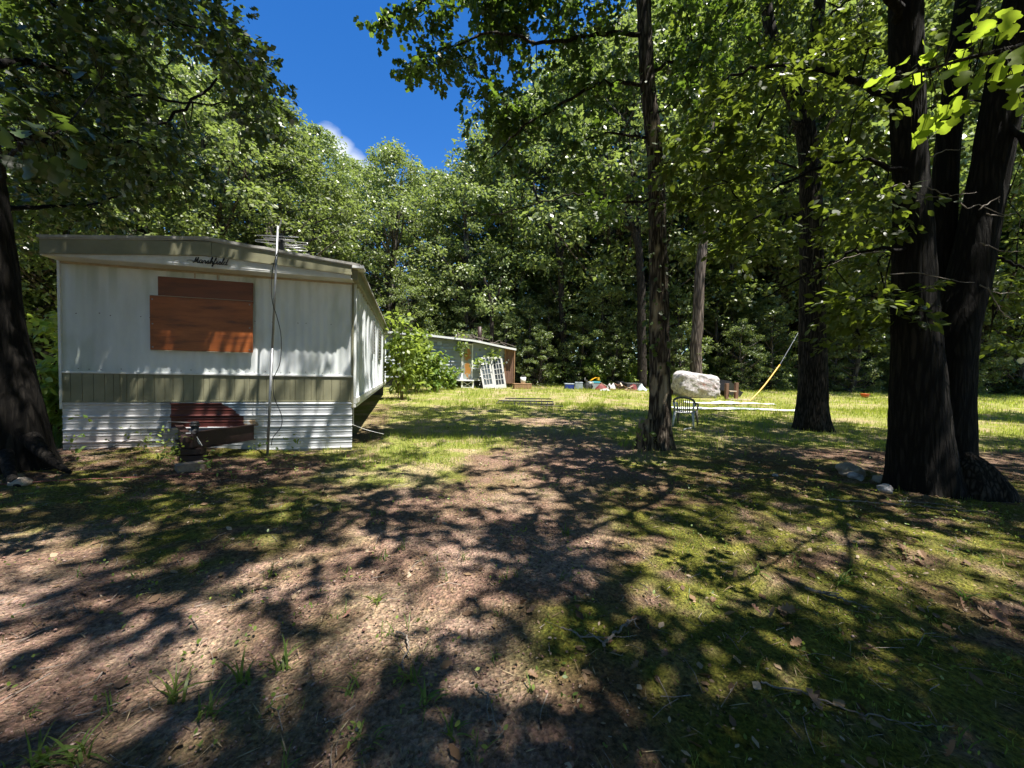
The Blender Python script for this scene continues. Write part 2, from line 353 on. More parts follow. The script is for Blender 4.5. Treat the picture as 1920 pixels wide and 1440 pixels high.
def groundmat():
    m, t, o = newmat('ground_soil'); L = t.links.new
    p = N(t, 'ShaderNodeBsdfPrincipled', Roughness=.92); p.inputs['Specular IOR Level'].default_value = .15
    a = N(t, 'ShaderNodeAttribute', attribute_name='Col'); co = N(t, 'ShaderNodeTexCoord')
    n = N(t, 'ShaderNodeTexNoise', Scale=34, Detail=8, Roughness=.75); v = N(t, 'ShaderNodeTexVoronoi', Scale=55); v2 = N(t, 'ShaderNodeTexVoronoi', Scale=23)
    for q in (n, v, v2): L(co.outputs['Object'], q.inputs['Vector'])
    r1 = ramp(t, n.outputs['Fac'], [(.32, (.3, .28, .27)), (.52, (.95, .95, .95)), (.7, (1.75, 1.7, 1.62))])
    x = N(t, 'ShaderNodeMixRGB', blend_type='MULTIPLY'); x.inputs[0].default_value = 1; L(a.outputs['Color'], x.inputs[1]); L(r1, x.inputs[2])
    hv = N(t, 'ShaderNodeHueSaturation'); hv.inputs['Saturation'].default_value = .1; L(v.outputs['Color'], hv.inputs['Color'])
    x2 = N(t, 'ShaderNodeMixRGB', blend_type='OVERLAY'); x2.inputs[0].default_value = .65; L(x.outputs[0], x2.inputs[1]); L(hv.outputs[0], x2.inputs[2])
    L(x2.outputs[0], p.inputs['Base Color'])
    ad = N(t, 'ShaderNodeMath', operation='ADD'); L(v.outputs['Distance'], ad.inputs[0]); L(n.outputs['Fac'], ad.inputs[1])
    b = N(t, 'ShaderNodeBump', Strength=1.0, Distance=.03); L(ad.outputs[0], b.inputs['Height']); L(b.outputs[0], p.inputs['Normal'])
    L(p.outputs[0], o.inputs[0]); return m
gr = np_mesh('ground', np.stack([X, Y, Z], -1).reshape(-1, 3), F, groundmat(), smooth=True)
col_attr(gr.data, Cc.reshape(-1, 3)); tag(gr, kind='structure')

# ------------------------------------------------------------------ scattering of leaf- or blade-shaped faces
def instance(T, TF, P, D, Nn, Sc):
    """copies of template (verts T, faces TF) at P, x along D, z along Nn"""
    D = D / (np.linalg.norm(D, axis=1)[:, None] + 1e-9)
    Yv = np.cross(Nn, D); Yv /= np.linalg.norm(Yv, axis=1)[:, None] + 1e-9; Zv = np.cross(D, Yv)
    if np.ndim(Sc) == 1: Sc = np.repeat(Sc[:, None], 3, 1)
    Ts = T[None] * Sc[:, None, :]
    V = P[:, None] + Ts[..., 0:1] * D[:, None] + Ts[..., 1:2] * Yv[:, None] + Ts[..., 2:3] * Zv[:, None]
    n = len(T); Fa = TF[None] + (np.arange(len(P)) * n)[:, None, None]
    return V.reshape(-1, 3), Fa.reshape(-1, TF.shape[1])
def strip_leaf(ts, ws, droop=.12, fold=.1, pet=.12):
    """lobed leaf: quads left and right of a midrib"""
    V = []
    for t_, w_ in zip(ts, ws):
        z = -droop * t_ * t_
        V += [(pet + t_ * (1 - pet), -w_, z - fold * w_), (pet + t_ * (1 - pet), 0, z), (pet + t_ * (1 - pet), w_, z - fold * w_)]
    Fq = []
    for i in range(len(ts) - 1):
        a = 3 * i; Fq += [(a, a + 3, a + 4, a + 1), (a + 1, a + 4, a + 5, a + 2)]
    return np.array(V), np.array(Fq)
OAK = strip_leaf([0, .2, .36, .55, .7, .85, 1], [.02, .27, .12, .42, .16, .26, .02], .15, .25)
def flat_leaf(ts, ws, droop):
    V = [(t_, s_ * w_, -droop * t_ * t_ + .12 * w_ * s_) for t_, w_ in zip(ts, ws) for s_ in (-1, 1)]
    return np.array(V), np.array([(2 * i, 2 * i + 2, 2 * i + 3, 2 * i + 1) for i in range(len(ts) - 1)])
OAKS = flat_leaf([.06, .27, .42, .65, 1], [.02, .3, .15, .38, .05], .16)
OVAL = flat_leaf([.04, .36, .7, 1], [.03, .27, .23, .02], .16)
HEX = (np.array([(.05, -.06, 0), (.05, .06, 0), (.5, -.3, -.03), (.5, .3, -.03), (1, -.07, -.1), (1, .07, -.1)]), np.array([(0, 2, 3, 1), (2, 4, 5, 3)]))
DIA = (np.array([(0, 0, 0), (.5, -.28, -.05), (1, 0, -.08), (.5, .28, -.05)]), np.array([(0, 1, 2, 3)]))
def unit(n): v = rng.normal(size=(n, 3)); return v / np.linalg.norm(v, axis=1)[:, None]

def spray_leaves(C, R, per, tmpl, size, droop=.35, flat=.7, upb=1.0):
    """leafy sprays: twigs radiate from each clump centre, leaves sit along them"""
    n = len(C); nt_ = 7
    d = unit(n * nt_).reshape(n, nt_, 3); d[..., 2] *= flat
    d /= np.linalg.norm(d, axis=2)[..., None]
    ti = rng.integers(0, nt_, (n, per)); s = rng.uniform(.2, 1.0, (n, per)) ** .8
    td = d[np.arange(n)[:, None], ti]
    P = C[:, None] + td * (s * R[:, None])[..., None]; P[..., 2] -= droop * R[:, None] * s * s * .4
    P += rng.normal(0, .035, P.shape)
    D = td + rng.normal(0, .55, P.shape); D[..., 2] -= droop
    Nn = np.zeros_like(P); Nn[..., 2] = upb; Nn += rng.normal(0, .5, P.shape)
    sc = rng.uniform(.65, 1.25, (n, per)) * size
    return instance(tmpl[0], tmpl[1], P.reshape(-1, 3), D.reshape(-1, 3), Nn.reshape(-1, 3), sc.ravel())

def smooth_path(pts, rad, n):
    pts = np.asarray(pts, float); m = len(pts); t = np.linspace(0, m - 1, n); P = np.zeros((n, 3)); i = np.clip(t.astype(int), 0, m - 2); f = (t - i)[:, None]
    p0 = pts[np.clip(i - 1, 0, m - 1)]; p1 = pts[i]; p2 = pts[i + 1]; p3 = pts[np.clip(i + 2, 0, m - 1)]
    P = .5 * (2 * p1 + (p2 - p0) * f + (2 * p0 - 5 * p1 + 4 * p2 - p3) * f ** 2 + (3 * p1 - p0 - 3 * p2 + p3) * f ** 3)
    return P, np.interp(t, np.arange(m), rad)
def bark_tube(mb, pts, rad, rings=120, n=72, amp=.07, seed=0, flare=0.0, lobes=5, freq=26, vfreq=2.2):
    P, r = smooth_path(pts, rad, rings)
    L = np.r_[0, np.cumsum(np.linalg.norm(np.diff(P, axis=0), axis=1))]
    th = np.arange(n) * 2 * PI / n
    TH, LL = np.meshgrid(th, L)
    cxx, cyy = np.cos(TH), np.sin(TH)
    q = freq / 6.28
    wob = fbm(cxx * 2 + 40 + seed, LL * 1.6 + cyy * 2, 2) * 2.0
    r1 = np.abs(vnoise(cxx * q * 1.0 + wob + seed * 3 + 20, LL * vfreq + cyy * q + 9) - .5) * 2
    r2 = np.abs(vnoise(cxx * q * 2.1 + wob + 60, LL * vfreq * 2.3 + cyy * q * 2.1 + 30) - .5) * 2
    big = fbm(cxx * .9 + 11 + seed, LL * .7 + cyy * .9 + 77, 2) - .5
    disp = 1 + amp * (np.minimum(r1, r2) * -0.0 + (.6 * r1 + .4 * r2) - .5) + .16 * big
    if flare:
        disp = disp + flare * np.exp(-LL / .42) * (.35 + .65 * (.5 + .5 * np.cos(TH * lobes + seed + 1.3 * np.sin(TH * 2 + seed)))) 
    mb.tube(P, r, n, True, disp)

class Hero:
    """a near tree: limbs, twigs grown towards leaf clumps, leaves"""
    def __init__(s, limbs): 
        s.mb = MB(); s.sk = []; s.limbs = limbs
        for pts, r0, r1 in limbs:
            n = max(8, int(len(pts) * 6)); P, r = smooth_path(pts, np.linspace(r0, r1, len(pts)), n)
            P[1:-1] += rng.normal(0, .02, P[1:-1].shape)
            s.mb.tube(P, r * .62, 9); s.sk.append(P)
        s.sk = np.concatenate(s.sk)
    def grow(s, C, rmax=.02, sides=4):
        d = np.array([np.min(np.linalg.norm(s.sk - c, axis=1)) for c in C])
        for i in np.argsort(d):
            c = C[i]; dd = np.linalg.norm(s.sk - c, axis=1); j = np.argmin(dd); p = s.sk[j]; l = dd[j]
            if l < .08: continue
            mid = (p + c) / 2 + rng.normal(0, .08 * l, 3) + np.array([0, 0, .08 * l])
            t = np.linspace(0, 1, 6)[:, None]; P = (1 - t) ** 2 * p + 2 * t * (1 - t) * mid + t * t * c
            s.mb.tube(P, np.linspace(min(rmax, .008 + .012 * l), .004, 6), sides)
            s.sk = np.concatenate([s.sk, P[1:]])

# where sunlight reaches the ground through gaps shaped into the canopy: (x, y, half width, half depth) in metres
LIT = [(-2.33, 2.05, .74, .24), (-1.83, 2.58, .82, .35), (-1.08, 2.81, .47, .3), (-3.87, 3.22, .54, .16), (-3.34, 3.63, .3, .12),
       (-.65, 2.39, .43, .32), (-.46, 3.17, .62, .38), (-1.37, 3.55, .64, .35), (-.14, 2.0, .25, .19), (-1.0, 2.01, .17, .11),
       (-1.45, 5.89, .98, .44), (-1.72, 4.81, .53, .25), (-.44, 4.15, .69, .25), (-1.55, 8.09, 2.24, 1.29), (-2.9, 19, 6, 3.2),
       (.66, 11.35, 1.26, 1.0), (1.41, 20, 4.5, 3.0), (9.7, 16, 4.2, 3.6), (16.7, 17, 3.6, 5.0), (20.5, 16, 3, 6), (12, 21, 9, 4),
       (1.62, 3.89, .49, .22), (1.03, 3.24, .4, .29), (1.7, 2.95, .5, .35), (-2.7, 2.2, 1.5, .5), (-1.5, 2.75, .75, .45), (1.45, 3.05, .65, .4), (-.6, 3.15, .6, .35), (2.2, 2.75, .9, .4), (3.2, 3.2, .6, .28), (1.5, 3.5, .6, .35), (2.8, 4.1, .8, .3), (4.5, 4.0, .8, .4), (-1.6, 6.3, 1.0, .5), (-2.2, 5.4, .5, .3), (.2, 3.9, .6, .4), (-.3, 5.2, .9, .45), (.05, 2.75, .35, .3), (2.6, 3.1, .6, .3), (-.9, 7.2, 1.6, .8), (2.2, 7.4, .6, .3), (3.5, 6.4, .5, .25), (-2.3, 6.6, .8, .4), (4.8, 9.3, .8, .3), (2.06, 2.66, .66, .3), (1.49, 2.46, .27, .17),
       (2.91, 4.18, .58, .19), (4.29, 3.83, .64, .27), (4.24, 3.28, .36, .2), (2.83, 2.5, .31, .18), (1.57, 6.49, .54, .31),
       (.37, 6.04, .5, .27), (4.1, 8.12, .45, .36), (6.04, 7.3, .51, .29), (2.84, 5.92, .66, .26), (.69, 1.85, .1, .06),
       (-1.83, 1.56, .3, .09), (-.36, 1.7, .12, .07), (-1.31, 1.68, .23, .11), (2.1, 1.63, .14, .05),
       (-4.1, 7.5, 1.15, .75), (-5.6, 6.9, .7, .35), (-4.6, 10.5, 1.5, 3.0), (-6.5, 15, 2.5, 5)]
LIT = np.array(LIT)
def lit(P, grow=0.0):
    """0..1: how open the canopy is over the ground point the sun ray through P reaches"""
    P = np.atleast_2d(P); gx = P[:, 0] - SUN[0] * P[:, 2]; gy = P[:, 1] - SUN[1] * P[:, 2]
    e = np.hypot((gx[:, None] - LIT[:, 0]) / LIT[:, 2], (gy[:, None] - LIT[:, 1]) / LIT[:, 3])
    e = e + (fbm(gx * 1.5 + 5, gy * 1.5 + 2, 3)[:, None] - .5) * .7
    return np.max(sst(1.15 + grow / np.minimum(LIT[:, 2], LIT[:, 3]), .7, e), axis=1)
def inside(poly, x, y):
    poly = np.asarray(poly, float); r = np.zeros(len(x), bool); j = len(poly) - 1
    for i in range(len(poly)):
        xi, yi = poly[i]; xj, yj = poly[j]
        c = ((yi > y) != (yj > y)) & (x < (xj - xi) * (y - yi) / (yj - yi + 1e-9) + xi); r ^= c; j = i
    return r
GAP = [(410, -200), (440, 20), (500, 90), (545, 160), (520, 230), (600, 260), (690, 300), (800, 340), (865, 330), (880, 265), (860, 190), (745, 165), (730, 100), (680, 60), (690, -200)]

# ------------------------------------------------------------------ the near trees
def clumps_in(poly, n, d0, d1, keep_lit=.25, seedr=None, gap=True):
    poly = np.asarray(poly, float); o = []
    lo = poly.min(0); hi = poly.max(0)
    while len(o) < n:
        x = rng.uniform(lo[0], hi[0], 400); y = rng.uniform(lo[1], hi[1], 400); d = rng.uniform(d0, d1, 400)
        ok = inside(poly, x, y); x, y, d = x[ok], y[ok], d[ok]
        for a, b, c in zip(x, y, d):
            p = at(a, b, c)
            if lit(p)[0] < rng.random() * (1 - keep_lit) + keep_lit: o.append(p)
            if len(o) >= n: break
    return np.array(o)
def Rr(n, a=.35, b=.55): return rng.uniform(a, b, n)
def A(*q): return [at(*p) for p in q]

# big forked tree on the right
t3 = thing('forked_oak', 'huge dark tree with three stems beside the rocks, right of the lawn', 'tree', (0, 0, 0))
mb = MB()
bark_tube(mb, [at(1738, 960, 5.46), at(1732, 900, 5.46), at(1725, 800, 5.46), at(1718, 650, 5.46), at(1712, 450, 5.46), at(1704, 250, 5.46), at(1697, 0, 5.4), at(1690, -300, 5.3), at(1670, -900, 5.2)],
          [0.414, 0.370, 0.326, 0.266, 0.215, 0.185, 0.170, 0.155, 0.111], 170, 110, .09, 1, .55, 5)
bark_tube(mb, [at(1765, 960, 5.62), at(1770, 850, 5.62), at(1784, 650, 5.62), at(1815, 520, 5.62), at(1850, 350, 5.6), at(1878, 200, 5.55), at(1918, 0, 5.5), at(1985, -300, 5.4), at(2100, -800, 5.2)],
          [0.378, 0.322, 0.265, 0.225, 0.205, 0.205, 0.20, 0.18, 0.130], 160, 100, .09, 2, .35, 4)
bark_tube(mb, [at(1768, 620, 5.95), at(1768, 450, 5.98), at(1775, 300, 6.0), at(1795, 130, 6.05), at(1815, 0, 6.1), at(1850, -300, 6.2), at(1900, -800, 6.4)],
          [0.19, 0.15, 0.14, 0.145, 0.14, 0.13, 0.10], 110, 70, .09, 3)
mb.build('trunk', M['bark_big'], t3, True)
mb = MB()
bark_tube(mb, [at(1832, 950, 5.25), at(1828, 915, 5.25), at(1815, 880, 5.3), at(1800, 850, 5.4)], [.34, .32, .24, .1], 40, 60, .2, 5, .3, 4)
mb.build('root_burl', M['bark'], t3, True)
h3 = Hero([(A((1705, 200, 5.4), (1600, 150, 5.6), (1480, 120, 6.0), (1370, 140, 6.6)), .09, .03),
           (A((1708, 330, 5.4), (1620, 300, 5.5), (1500, 330, 5.9), (1400, 390, 6.4)), .06, .02),
           (A((1712, 470, 5.45), (1630, 470, 5.3), (1540, 500, 5.6), (1430, 560, 6.1)), .05, .015),
           (A((1700, 50, 5.4), (1620, -60, 5.0), (1450, -200, 4.6), (1250, -500, 4.3)), .1, .03),
           (A((1868, 200, 5.5), (1950, 300, 5.2), (2020, 330, 5.0)), .07, .03),
           (A((1860, 480, 5.6), (1920, 500, 5.7), (2000, 520, 6.1)), .04, .02),
           ([at(1690, -300, 5.3), np.array([4.4, 3.6, 7.6]), np.array([3.2, 2.0, 8.3]), np.array([2.0, .4, 8.6])], .12, .03),
           ([at(1985, -300, 5.4), np.array([6.5, 3.6, 7.6]), np.array([5.4, 1.8, 8.0]), np.array([4.2, .2, 8.2])], .12, .03)])
polyC = [(1250, 230), (1420, 130), (1560, 60), (1670, 40), (1670, 640), (1560, 640), (1500, 560), (1330, 470), (1250, 330)]
cC = clumps_in(polyC, 75, 4.9, 7.2, .35)
cC2 = clumps_in([(1600, -80), (1920, -80), (1920, 620), (1880, 600), (1880, 330), (1740, 260), (1600, 60)], 30, 6.3, 9, .4)
cC3 = clumps_in([(1840, 520), (1925, 480), (1925, 640), (1850, 660)], 6, 6, 8, .5)
c3 = np.concatenate([cC, cC2, cC3]); _x, _y, _z = project(c3); c3 = c3[~((_x > 1440) & (_x < 1575) & (_y > 170))]; h3.grow(c3)
V, Fq = spray_leaves(c3, Rr(len(c3), .4, .7), 92, OVAL, .12, .3, .35)
over3 = None

# decayed oak in the middle of the yard
t1 = thing('decayed_oak', 'slim half-dead oak with peeling bark standing between driveway and plastic chair', 'tree', (0, 0, 0))
mb = MB()
bark_tube(mb, [at(1236, 850, 8.12), at(1235, 815, 8.12), at(1237, 760, 8.12), at(1237, 700, 8.12), at(1234, 500, 8.12), at(1228, 300, 8.12), at(1214, 150, 8.12), at(1207, 0, 8.1), at(1200, -250, 8.0), at(1180, -700, 7.8)],
          [.30, .26, .22, .21, .185, .165, .15, .14, .13, .07], 190, 64, .16, 7, .28, 4, 18)
t1t = mb.build('trunk', M['bark_dead'], t1, True)
mb = MB()
bark_tube(mb, [at(1209, 850, 8.0), at(1209, 810, 8.0), at(1211, 785, 8.02)], [.16, .15, .13], 24, 40, .5, 9, .25, 3, 22)
snag = mb.build('snag', M['bark_dead'], t1, True)
# bare wood where the bark has fallen off
v_ = np.array([q.co for q in t1t.data.vertices]); ppx, ppy, _z = project(v_); fac = np.zeros(len(v_))
front_side = v_[:, 1] < 8.16
for (a, b_, sx_, sy_) in ((1231, 577, 11, 17), (1229, 612, 9, 10), (1247, 728, 7, 24), (1240, 752, 6, 20), (1226, 722, 7, 18), (1220, 800, 5, 26), (1233, 470, 6, 9), (1225, 250, 8, 26), (1240, 690, 8, 10)):
    e = np.hypot((ppx - a) / sx_, (ppy - b_) / sy_) + 1.1 * (fbm(v_[:, 2] * 7, v_[:, 0] * 16, 3) - .5); fac = np.maximum(fac, sst(1.1, .75, e) * front_side)
col_attr(t1t.data, np.repeat(fac[:, None], 3, 1))
inward = (np.array([[3.12, 8.12]]) - v_[:, :2]); inward /= np.linalg.norm(inward, axis=1)[:, None] + 1e-9
for q, f_, d_ in zip(t1t.data.vertices, fac, inward):
    if f_ > .01: q.co.x += d_[0] * .022 * f_; q.co.y += d_[1] * .022 * f_
col_attr(snag.data, np.repeat(.75 * sst(.5, .6, fbm(np.array([q.co.x for q in snag.data.vertices]) * 22, np.array([q.co.z for q in snag.data.vertices]) * 3, 3))[:, None], 3, 1))
h1 = Hero([(A((1207, 65, 8.1), (1120, 65, 7.8), (1020, 80, 7.5), (930, 60, 7.2), (840, 90, 7.0), (775, 105, 6.9)), .075, .012),
           (A((1215, 157, 8.1), (1130, 157, 7.9), (1040, 200, 7.7), (960, 260, 7.5), (905, 310, 7.4)), .07, .012),
           (A((1205, -40, 8.1), (1080, -60, 7.6), (900, -40, 7.0), (780, 10, 6.8), (710, 45, 6.7)), .08, .012),
           (A((1228, 375, 8.1), (1150, 378, 7.9), (1080, 365, 7.8), (1010, 380, 7.7), (900, 410, 7.6)), .045, .01),
           (A((1220, 260, 8.1), (1140, 250, 8.3), (1060, 280, 8.6), (990, 340, 8.8)), .05, .012),
           (A((1214, 140, 8.1), (1290, 90, 8.0), (1370, 10, 7.8), (1450, -60, 7.6)), .06, .012),
           (A((1225, 215, 8.1), (1290, 180, 8.4), (1370, 150, 8.6)), .03, .01),
           (A((1200, -250, 8.0), (1100, -500, 7.0), (1000, -900, 5.6)), .08, .02),
           (A((1230, 306, 8.1), (1290, 300, 8.1), (1325, 300, 8.0)), .018, .006)])
polyB = [(690, 15), (740, -60), (1300, -60), (1330, 60), (1300, 330), (1180, 420), (1050, 380), (980, 430), (900, 410), (890, 330), (905, 255), (870, 190), (840, 130), (770, 150), (745, 125), (830, 60), (790, 20), (700, 70)]
c1 = np.concatenate([clumps_in([(850, -50), (1060, -50), (1060, 100), (900, 90)], 22, 6.9, 8, .9), clumps_in([(830, -60), (1300, -60), (1300, 130), (960, 110), (880, 60)], 30, 6.8, 8.4, .8), clumps_in(polyB, 105, 6.7, 8.6, .45), clumps_in([(690, 10), (800, -20), (850, 40), (720, 60)], 6, 6.6, 7, .9), clumps_in([(750, 110), (850, 80), (900, 120), (800, 160)], 7, 6.7, 7.2, .9),
                     clumps_in([(880, 180), (960, 150), (960, 260), (900, 240)], 8, 7, 7.8, .9), clumps_in([(1230, 60), (1420, -20), (1440, 150), (1260, 330)], 26, 7.6, 9, .4)])
_x, _y, _z = project(c1); c1 = c1[~((_x > 1175) & (_x < 1268) & (c1[:, 1] < 8.3))]; h1.grow(c1)
V1, F1 = spray_leaves(c1, Rr(len(c1), .3, .5), 76, OAKS, .118, .4, .7)
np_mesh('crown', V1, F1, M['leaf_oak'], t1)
h1.mb.build('limbs', M['bark'], t1, True)
# vine leaves hugging the trunk
iv = []; dv = []
for q in range(150):
    hh = rng.uniform(120, 690); a = rng.uniform(-PI, 0.3); c = at(1234 - max(0, (400 - hh)) * .05, hh, 8.12); rr = .2 + .08 * rng.random()
    iv.append(c + np.array([math.cos(a) * rr, math.sin(a) * rr, 0])); dv.append([math.cos(a) * .6, math.sin(a) * .6, -.6])
for q in range(45):
    c = at(1234, rng.uniform(255, 330), 8.0); iv.append(c + rng.normal(0, .25, 3)); dv.append(rng.normal(0, 1, 3))
iv = np.array(iv); dv = np.array(dv)
Vv, Fv = instance(OAKS[0], OAKS[1], iv, dv, np.array([[0, -.6, 1]]) + rng.normal(0, .3, iv.shape), rng.uniform(.06, .15, len(iv)))
tag(np_mesh('vine_leaves', Vv, Fv, M['leaf_hick'], t1), kind='stuff')

# straight trunk behind
t2 = thing('straight_oak', 'dark straight oak with furrowed bark and flared foot, left of the big forked tree', 'tree', (0, 0, 0))
mb = MB()
bark_tube(mb, [at(1525, 820, 10.97), at(1524, 790, 10.97), at(1524, 740, 10.97), at(1523, 650, 10.97), at(1521, 500, 10.97), at(1517, 300, 10.97), at(1500, 205, 10.97), at(1470, 140, 11), at(1445, 60, 11), at(1430, -60, 11), at(1400, -400, 11)],
          [0.425, 0.391, 0.348, 0.323, 0.281, 0.246, 0.230, 0.187, 0.153, 0.119, 0.068], 170, 84, .09, 12, .45, 5)
bark_tube(mb, [at(1505, 240, 10.97), at(1520, 170, 10.97), at(1530, 60, 10.9), at(1545, -80, 10.8), at(1560, -400, 10.5)], [.22, .17, .15, .12, .07], 50, 40, .09, 13)
mb.build('trunk', M['bark'], t2, True)
h2 = Hero([(A((1505, 200, 10.9), (1560, 160, 10.5), (1630, 150, 10.2)), .08, .02), (A((1455, 100, 11), (1380, 60, 10.8), (1300, 40, 10.5)), .08, .02),
           (A((1518, 330, 10.9), (1450, 300, 10.6), (1380, 290, 10.3)), .06, .02), (A((1530, 60, 10.9), (1590, 0, 10.6), (1660, -20, 10.4)), .07, .02),
           (A((1519, 420, 10.9), (1590, 400, 10.6), (1650, 420, 10.4)), .04, .015), (A((1470, 140, 11), (1400, 170, 11.8), (1330, 200, 12.5)), .06, .02)])
c2 = np.concatenate([clumps_in([(1270, -60), (1670, -60), (1670, 230), (1560, 380), (1480, 300), (1400, 400), (1290, 330)], 95, 9.8, 13, .5),
                     clumps_in([(1550, 380), (1670, 330), (1670, 560), (1560, 600)], 20, 9.5, 12, .5)])
_x, _y, _z = project(c2); c2 = c2[~((_x > 1455) & (_x < 1565) & (_y > 150) & (c2[:, 1] < 11.4))]; h2.grow(c2)
V2, F2 = spray_leaves(c2, Rr(len(c2), .5, .8), 90, OVAL, .135, .4, .6)
np_mesh('crown', V2, F2, M['leaf_hick'], t2); h2.mb.build('limbs', M['bark'], t2, True)

# tree at the left edge
t4 = thing('leaning_oak', 'thick oak at the left edge with roots spreading towards the white mobile home', 'tree', (0, 0, 0))
mb = MB()
bark_tube(mb, [at(25, 905, 4.95), at(20, 870, 4.95), at(12, 750, 4.95), at(-15, 600, 4.95), at(-42, 400, 4.9), at(-70, 200, 4.9), at(-95, 0, 4.8), at(-130, -300, 4.7), at(-160, -800, 4.5)],
          [0.406, 0.367, 0.304, 0.281, 0.265, 0.242, 0.226, 0.195, 0.117], 170, 110, .09, 21, .35, 5)
P_, r_ = smooth_path([at(55, 820, 4.9), at(82, 850, 4.85), at(108, 872, 4.8), at(132, 886, 4.75)], [.10, .07, .045, .02], 24); mb.tube(P_, r_, 14)
P_, r_ = smooth_path([at(10, 850, 4.6), at(20, 890, 4.4), at(35, 915, 4.25)], [.07, .05, .02], 20); mb.tube(P_, r_, 14)
mb.build('trunk', M['bark_big'], t4, True)
h4 = Hero([(A((-65, 230, 4.9), (60, 260, 5.6), (200, 280, 6.6), (330, 215, 7.6), (430, 130, 8.2), (500, 120, 8.6)), .09, .012),
           (A((-80, 120, 4.9), (60, 120, 5.8), (210, 170, 6.8), (340, 190, 7.8), (450, 195, 8.4)), .09, .012),
           (A((-100, -40, 4.8), (80, -30, 5.8), (240, 30, 6.8), (380, 60, 7.6), (440, 70, 8)), .1, .012),
           (A((-45, 380, 4.9), (60, 390, 6), (180, 380, 7.2), (300, 340, 8.4)), .07, .012),
           (A((-120, -200, 4.7), (100, -250, 5), (300, -260, 5.2)), .1, .03),
           ([at(-130, -300, 4.7), np.array([-4.2, 2.5, 7.6]), np.array([-2.6, 1.0, 8.2]), np.array([-1, -.5, 8.4])], .1, .03),
           (A((-40, 420, 4.9), (10, 300, 3.6), (60, 260, 2.9)), .05, .008)])
polyA = [(0, -60), (420, -60), (430, 40), (470, 90), (530, 140), (500, 190), (450, 160), (420, 130), (330, 130), (240, 170), (330, 260), (300, 330), (160, 330), (60, 400), (0, 400)]
c4 = np.concatenate([clumps_in(polyA, 170, 5.4, 9.2, .6), clumps_in([(380, 60), (480, 80), (540, 150), (470, 190), (430, 130)], 15, 8, 9, .9), clumps_in([(440, 190), (500, 190), (510, 250), (450, 260)], 5, 8.2, 9, .9),
                     clumps_in([(0, 250), (330, 220), (420, 250), (400, 330), (120, 430), (0, 470)], 70, 7, 10, .6)])
h4.grow(c4)
V4, F4 = spray_leaves(c4, Rr(len(c4), .35, .6), 74, OAKS, .122, .4, .6)
np_mesh('crown', V4, F4, M['leaf_shaded'], t4); h4.mb.build('limbs', M['bark_big'], t4, True)

# overhead canopy of the two trees behind the viewer plus the big fork: shaped to shade the yard around the LIT patches
ov = []
while len(ov) < 2150:
    p = np.array([rng.uniform(-9, 15), rng.uniform(-5.5, 16), rng.uniform(6.5, 18)])
    if rng.random() < .004: h_ = rng.uniform(6.5, 11); p = np.array([rng.uniform(-.2, 4.5) + SUN[0] * h_, rng.uniform(.4, 2.15) + SUN[1] * h_, h_])  # a few extra unseen clumps added to darken the near right ground
    if p[2] < 6.2 and abs(p[0]) < 1.5 and abs(p[1]) < 1.5: continue
    g = p - SUN * p[2]
    if g[1] < -.3 or g[1] > 14.5 or g[0] < -10 or g[0] > 13: continue
    x, y, z = project(p); x, y, z = x[0], y[0], z[0]
    if z > .3 and -250 < x < 2150 and y > -140: continue          # keep the view free: seen crowns are built above
    if z > .3 and inside(GAP, np.array([x]), np.array([y]))[0]: continue
    L_ = lit(p, .19)[0]
    if 4.4 < g[1] < 9.5 and rng.random() < .5: continue
    if rng.random() < 1 - L_ * .88 : 
        if fbm(g[0] * 1.1 + 8, g[1] * 1.1 + 4, 3) > .30 or rng.random() < .5: ov.append(p)
ov = np.array(ov)
own = np.argmin(np.stack([np.hypot(ov[:, 0] - 6, ov[:, 1] - 4), np.hypot(ov[:, 0] + 6.4, ov[:, 1] - 3.5), np.hypot(ov[:, 0] - 3, ov[:, 1] + 4), np.hypot(ov[:, 0] + 3.4, ov[:, 1] + 3.5)], 1), axis=1)
Vo, Fo = spray_leaves(ov[own == 0], Rr((own == 0).sum(), .5, .85), 66, HEX, .155, .3, .3)
h3.grow(ov[own == 0], .03)
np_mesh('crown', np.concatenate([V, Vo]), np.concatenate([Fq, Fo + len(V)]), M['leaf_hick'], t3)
h3.mb.build('limbs', M['bark_big'], t3, True)
sel = ov[own == 1]
h4b = Hero([([at(-130, -300, 4.7), np.array([-5.2, 3.2, 7.6]), np.array([-3.6, 2.2, 8.2])], .1, .03)]); h4b.grow(sel, .03)
Vo, Fo = spray_leaves(sel, Rr(len(sel), .5, .85), 66, HEX, .155, .3, .4)
np_mesh('upper_crown', Vo, Fo, M['leaf_shaded'], t4); h4b.mb.build('upper_limbs', M['bark_big'], t4, True)
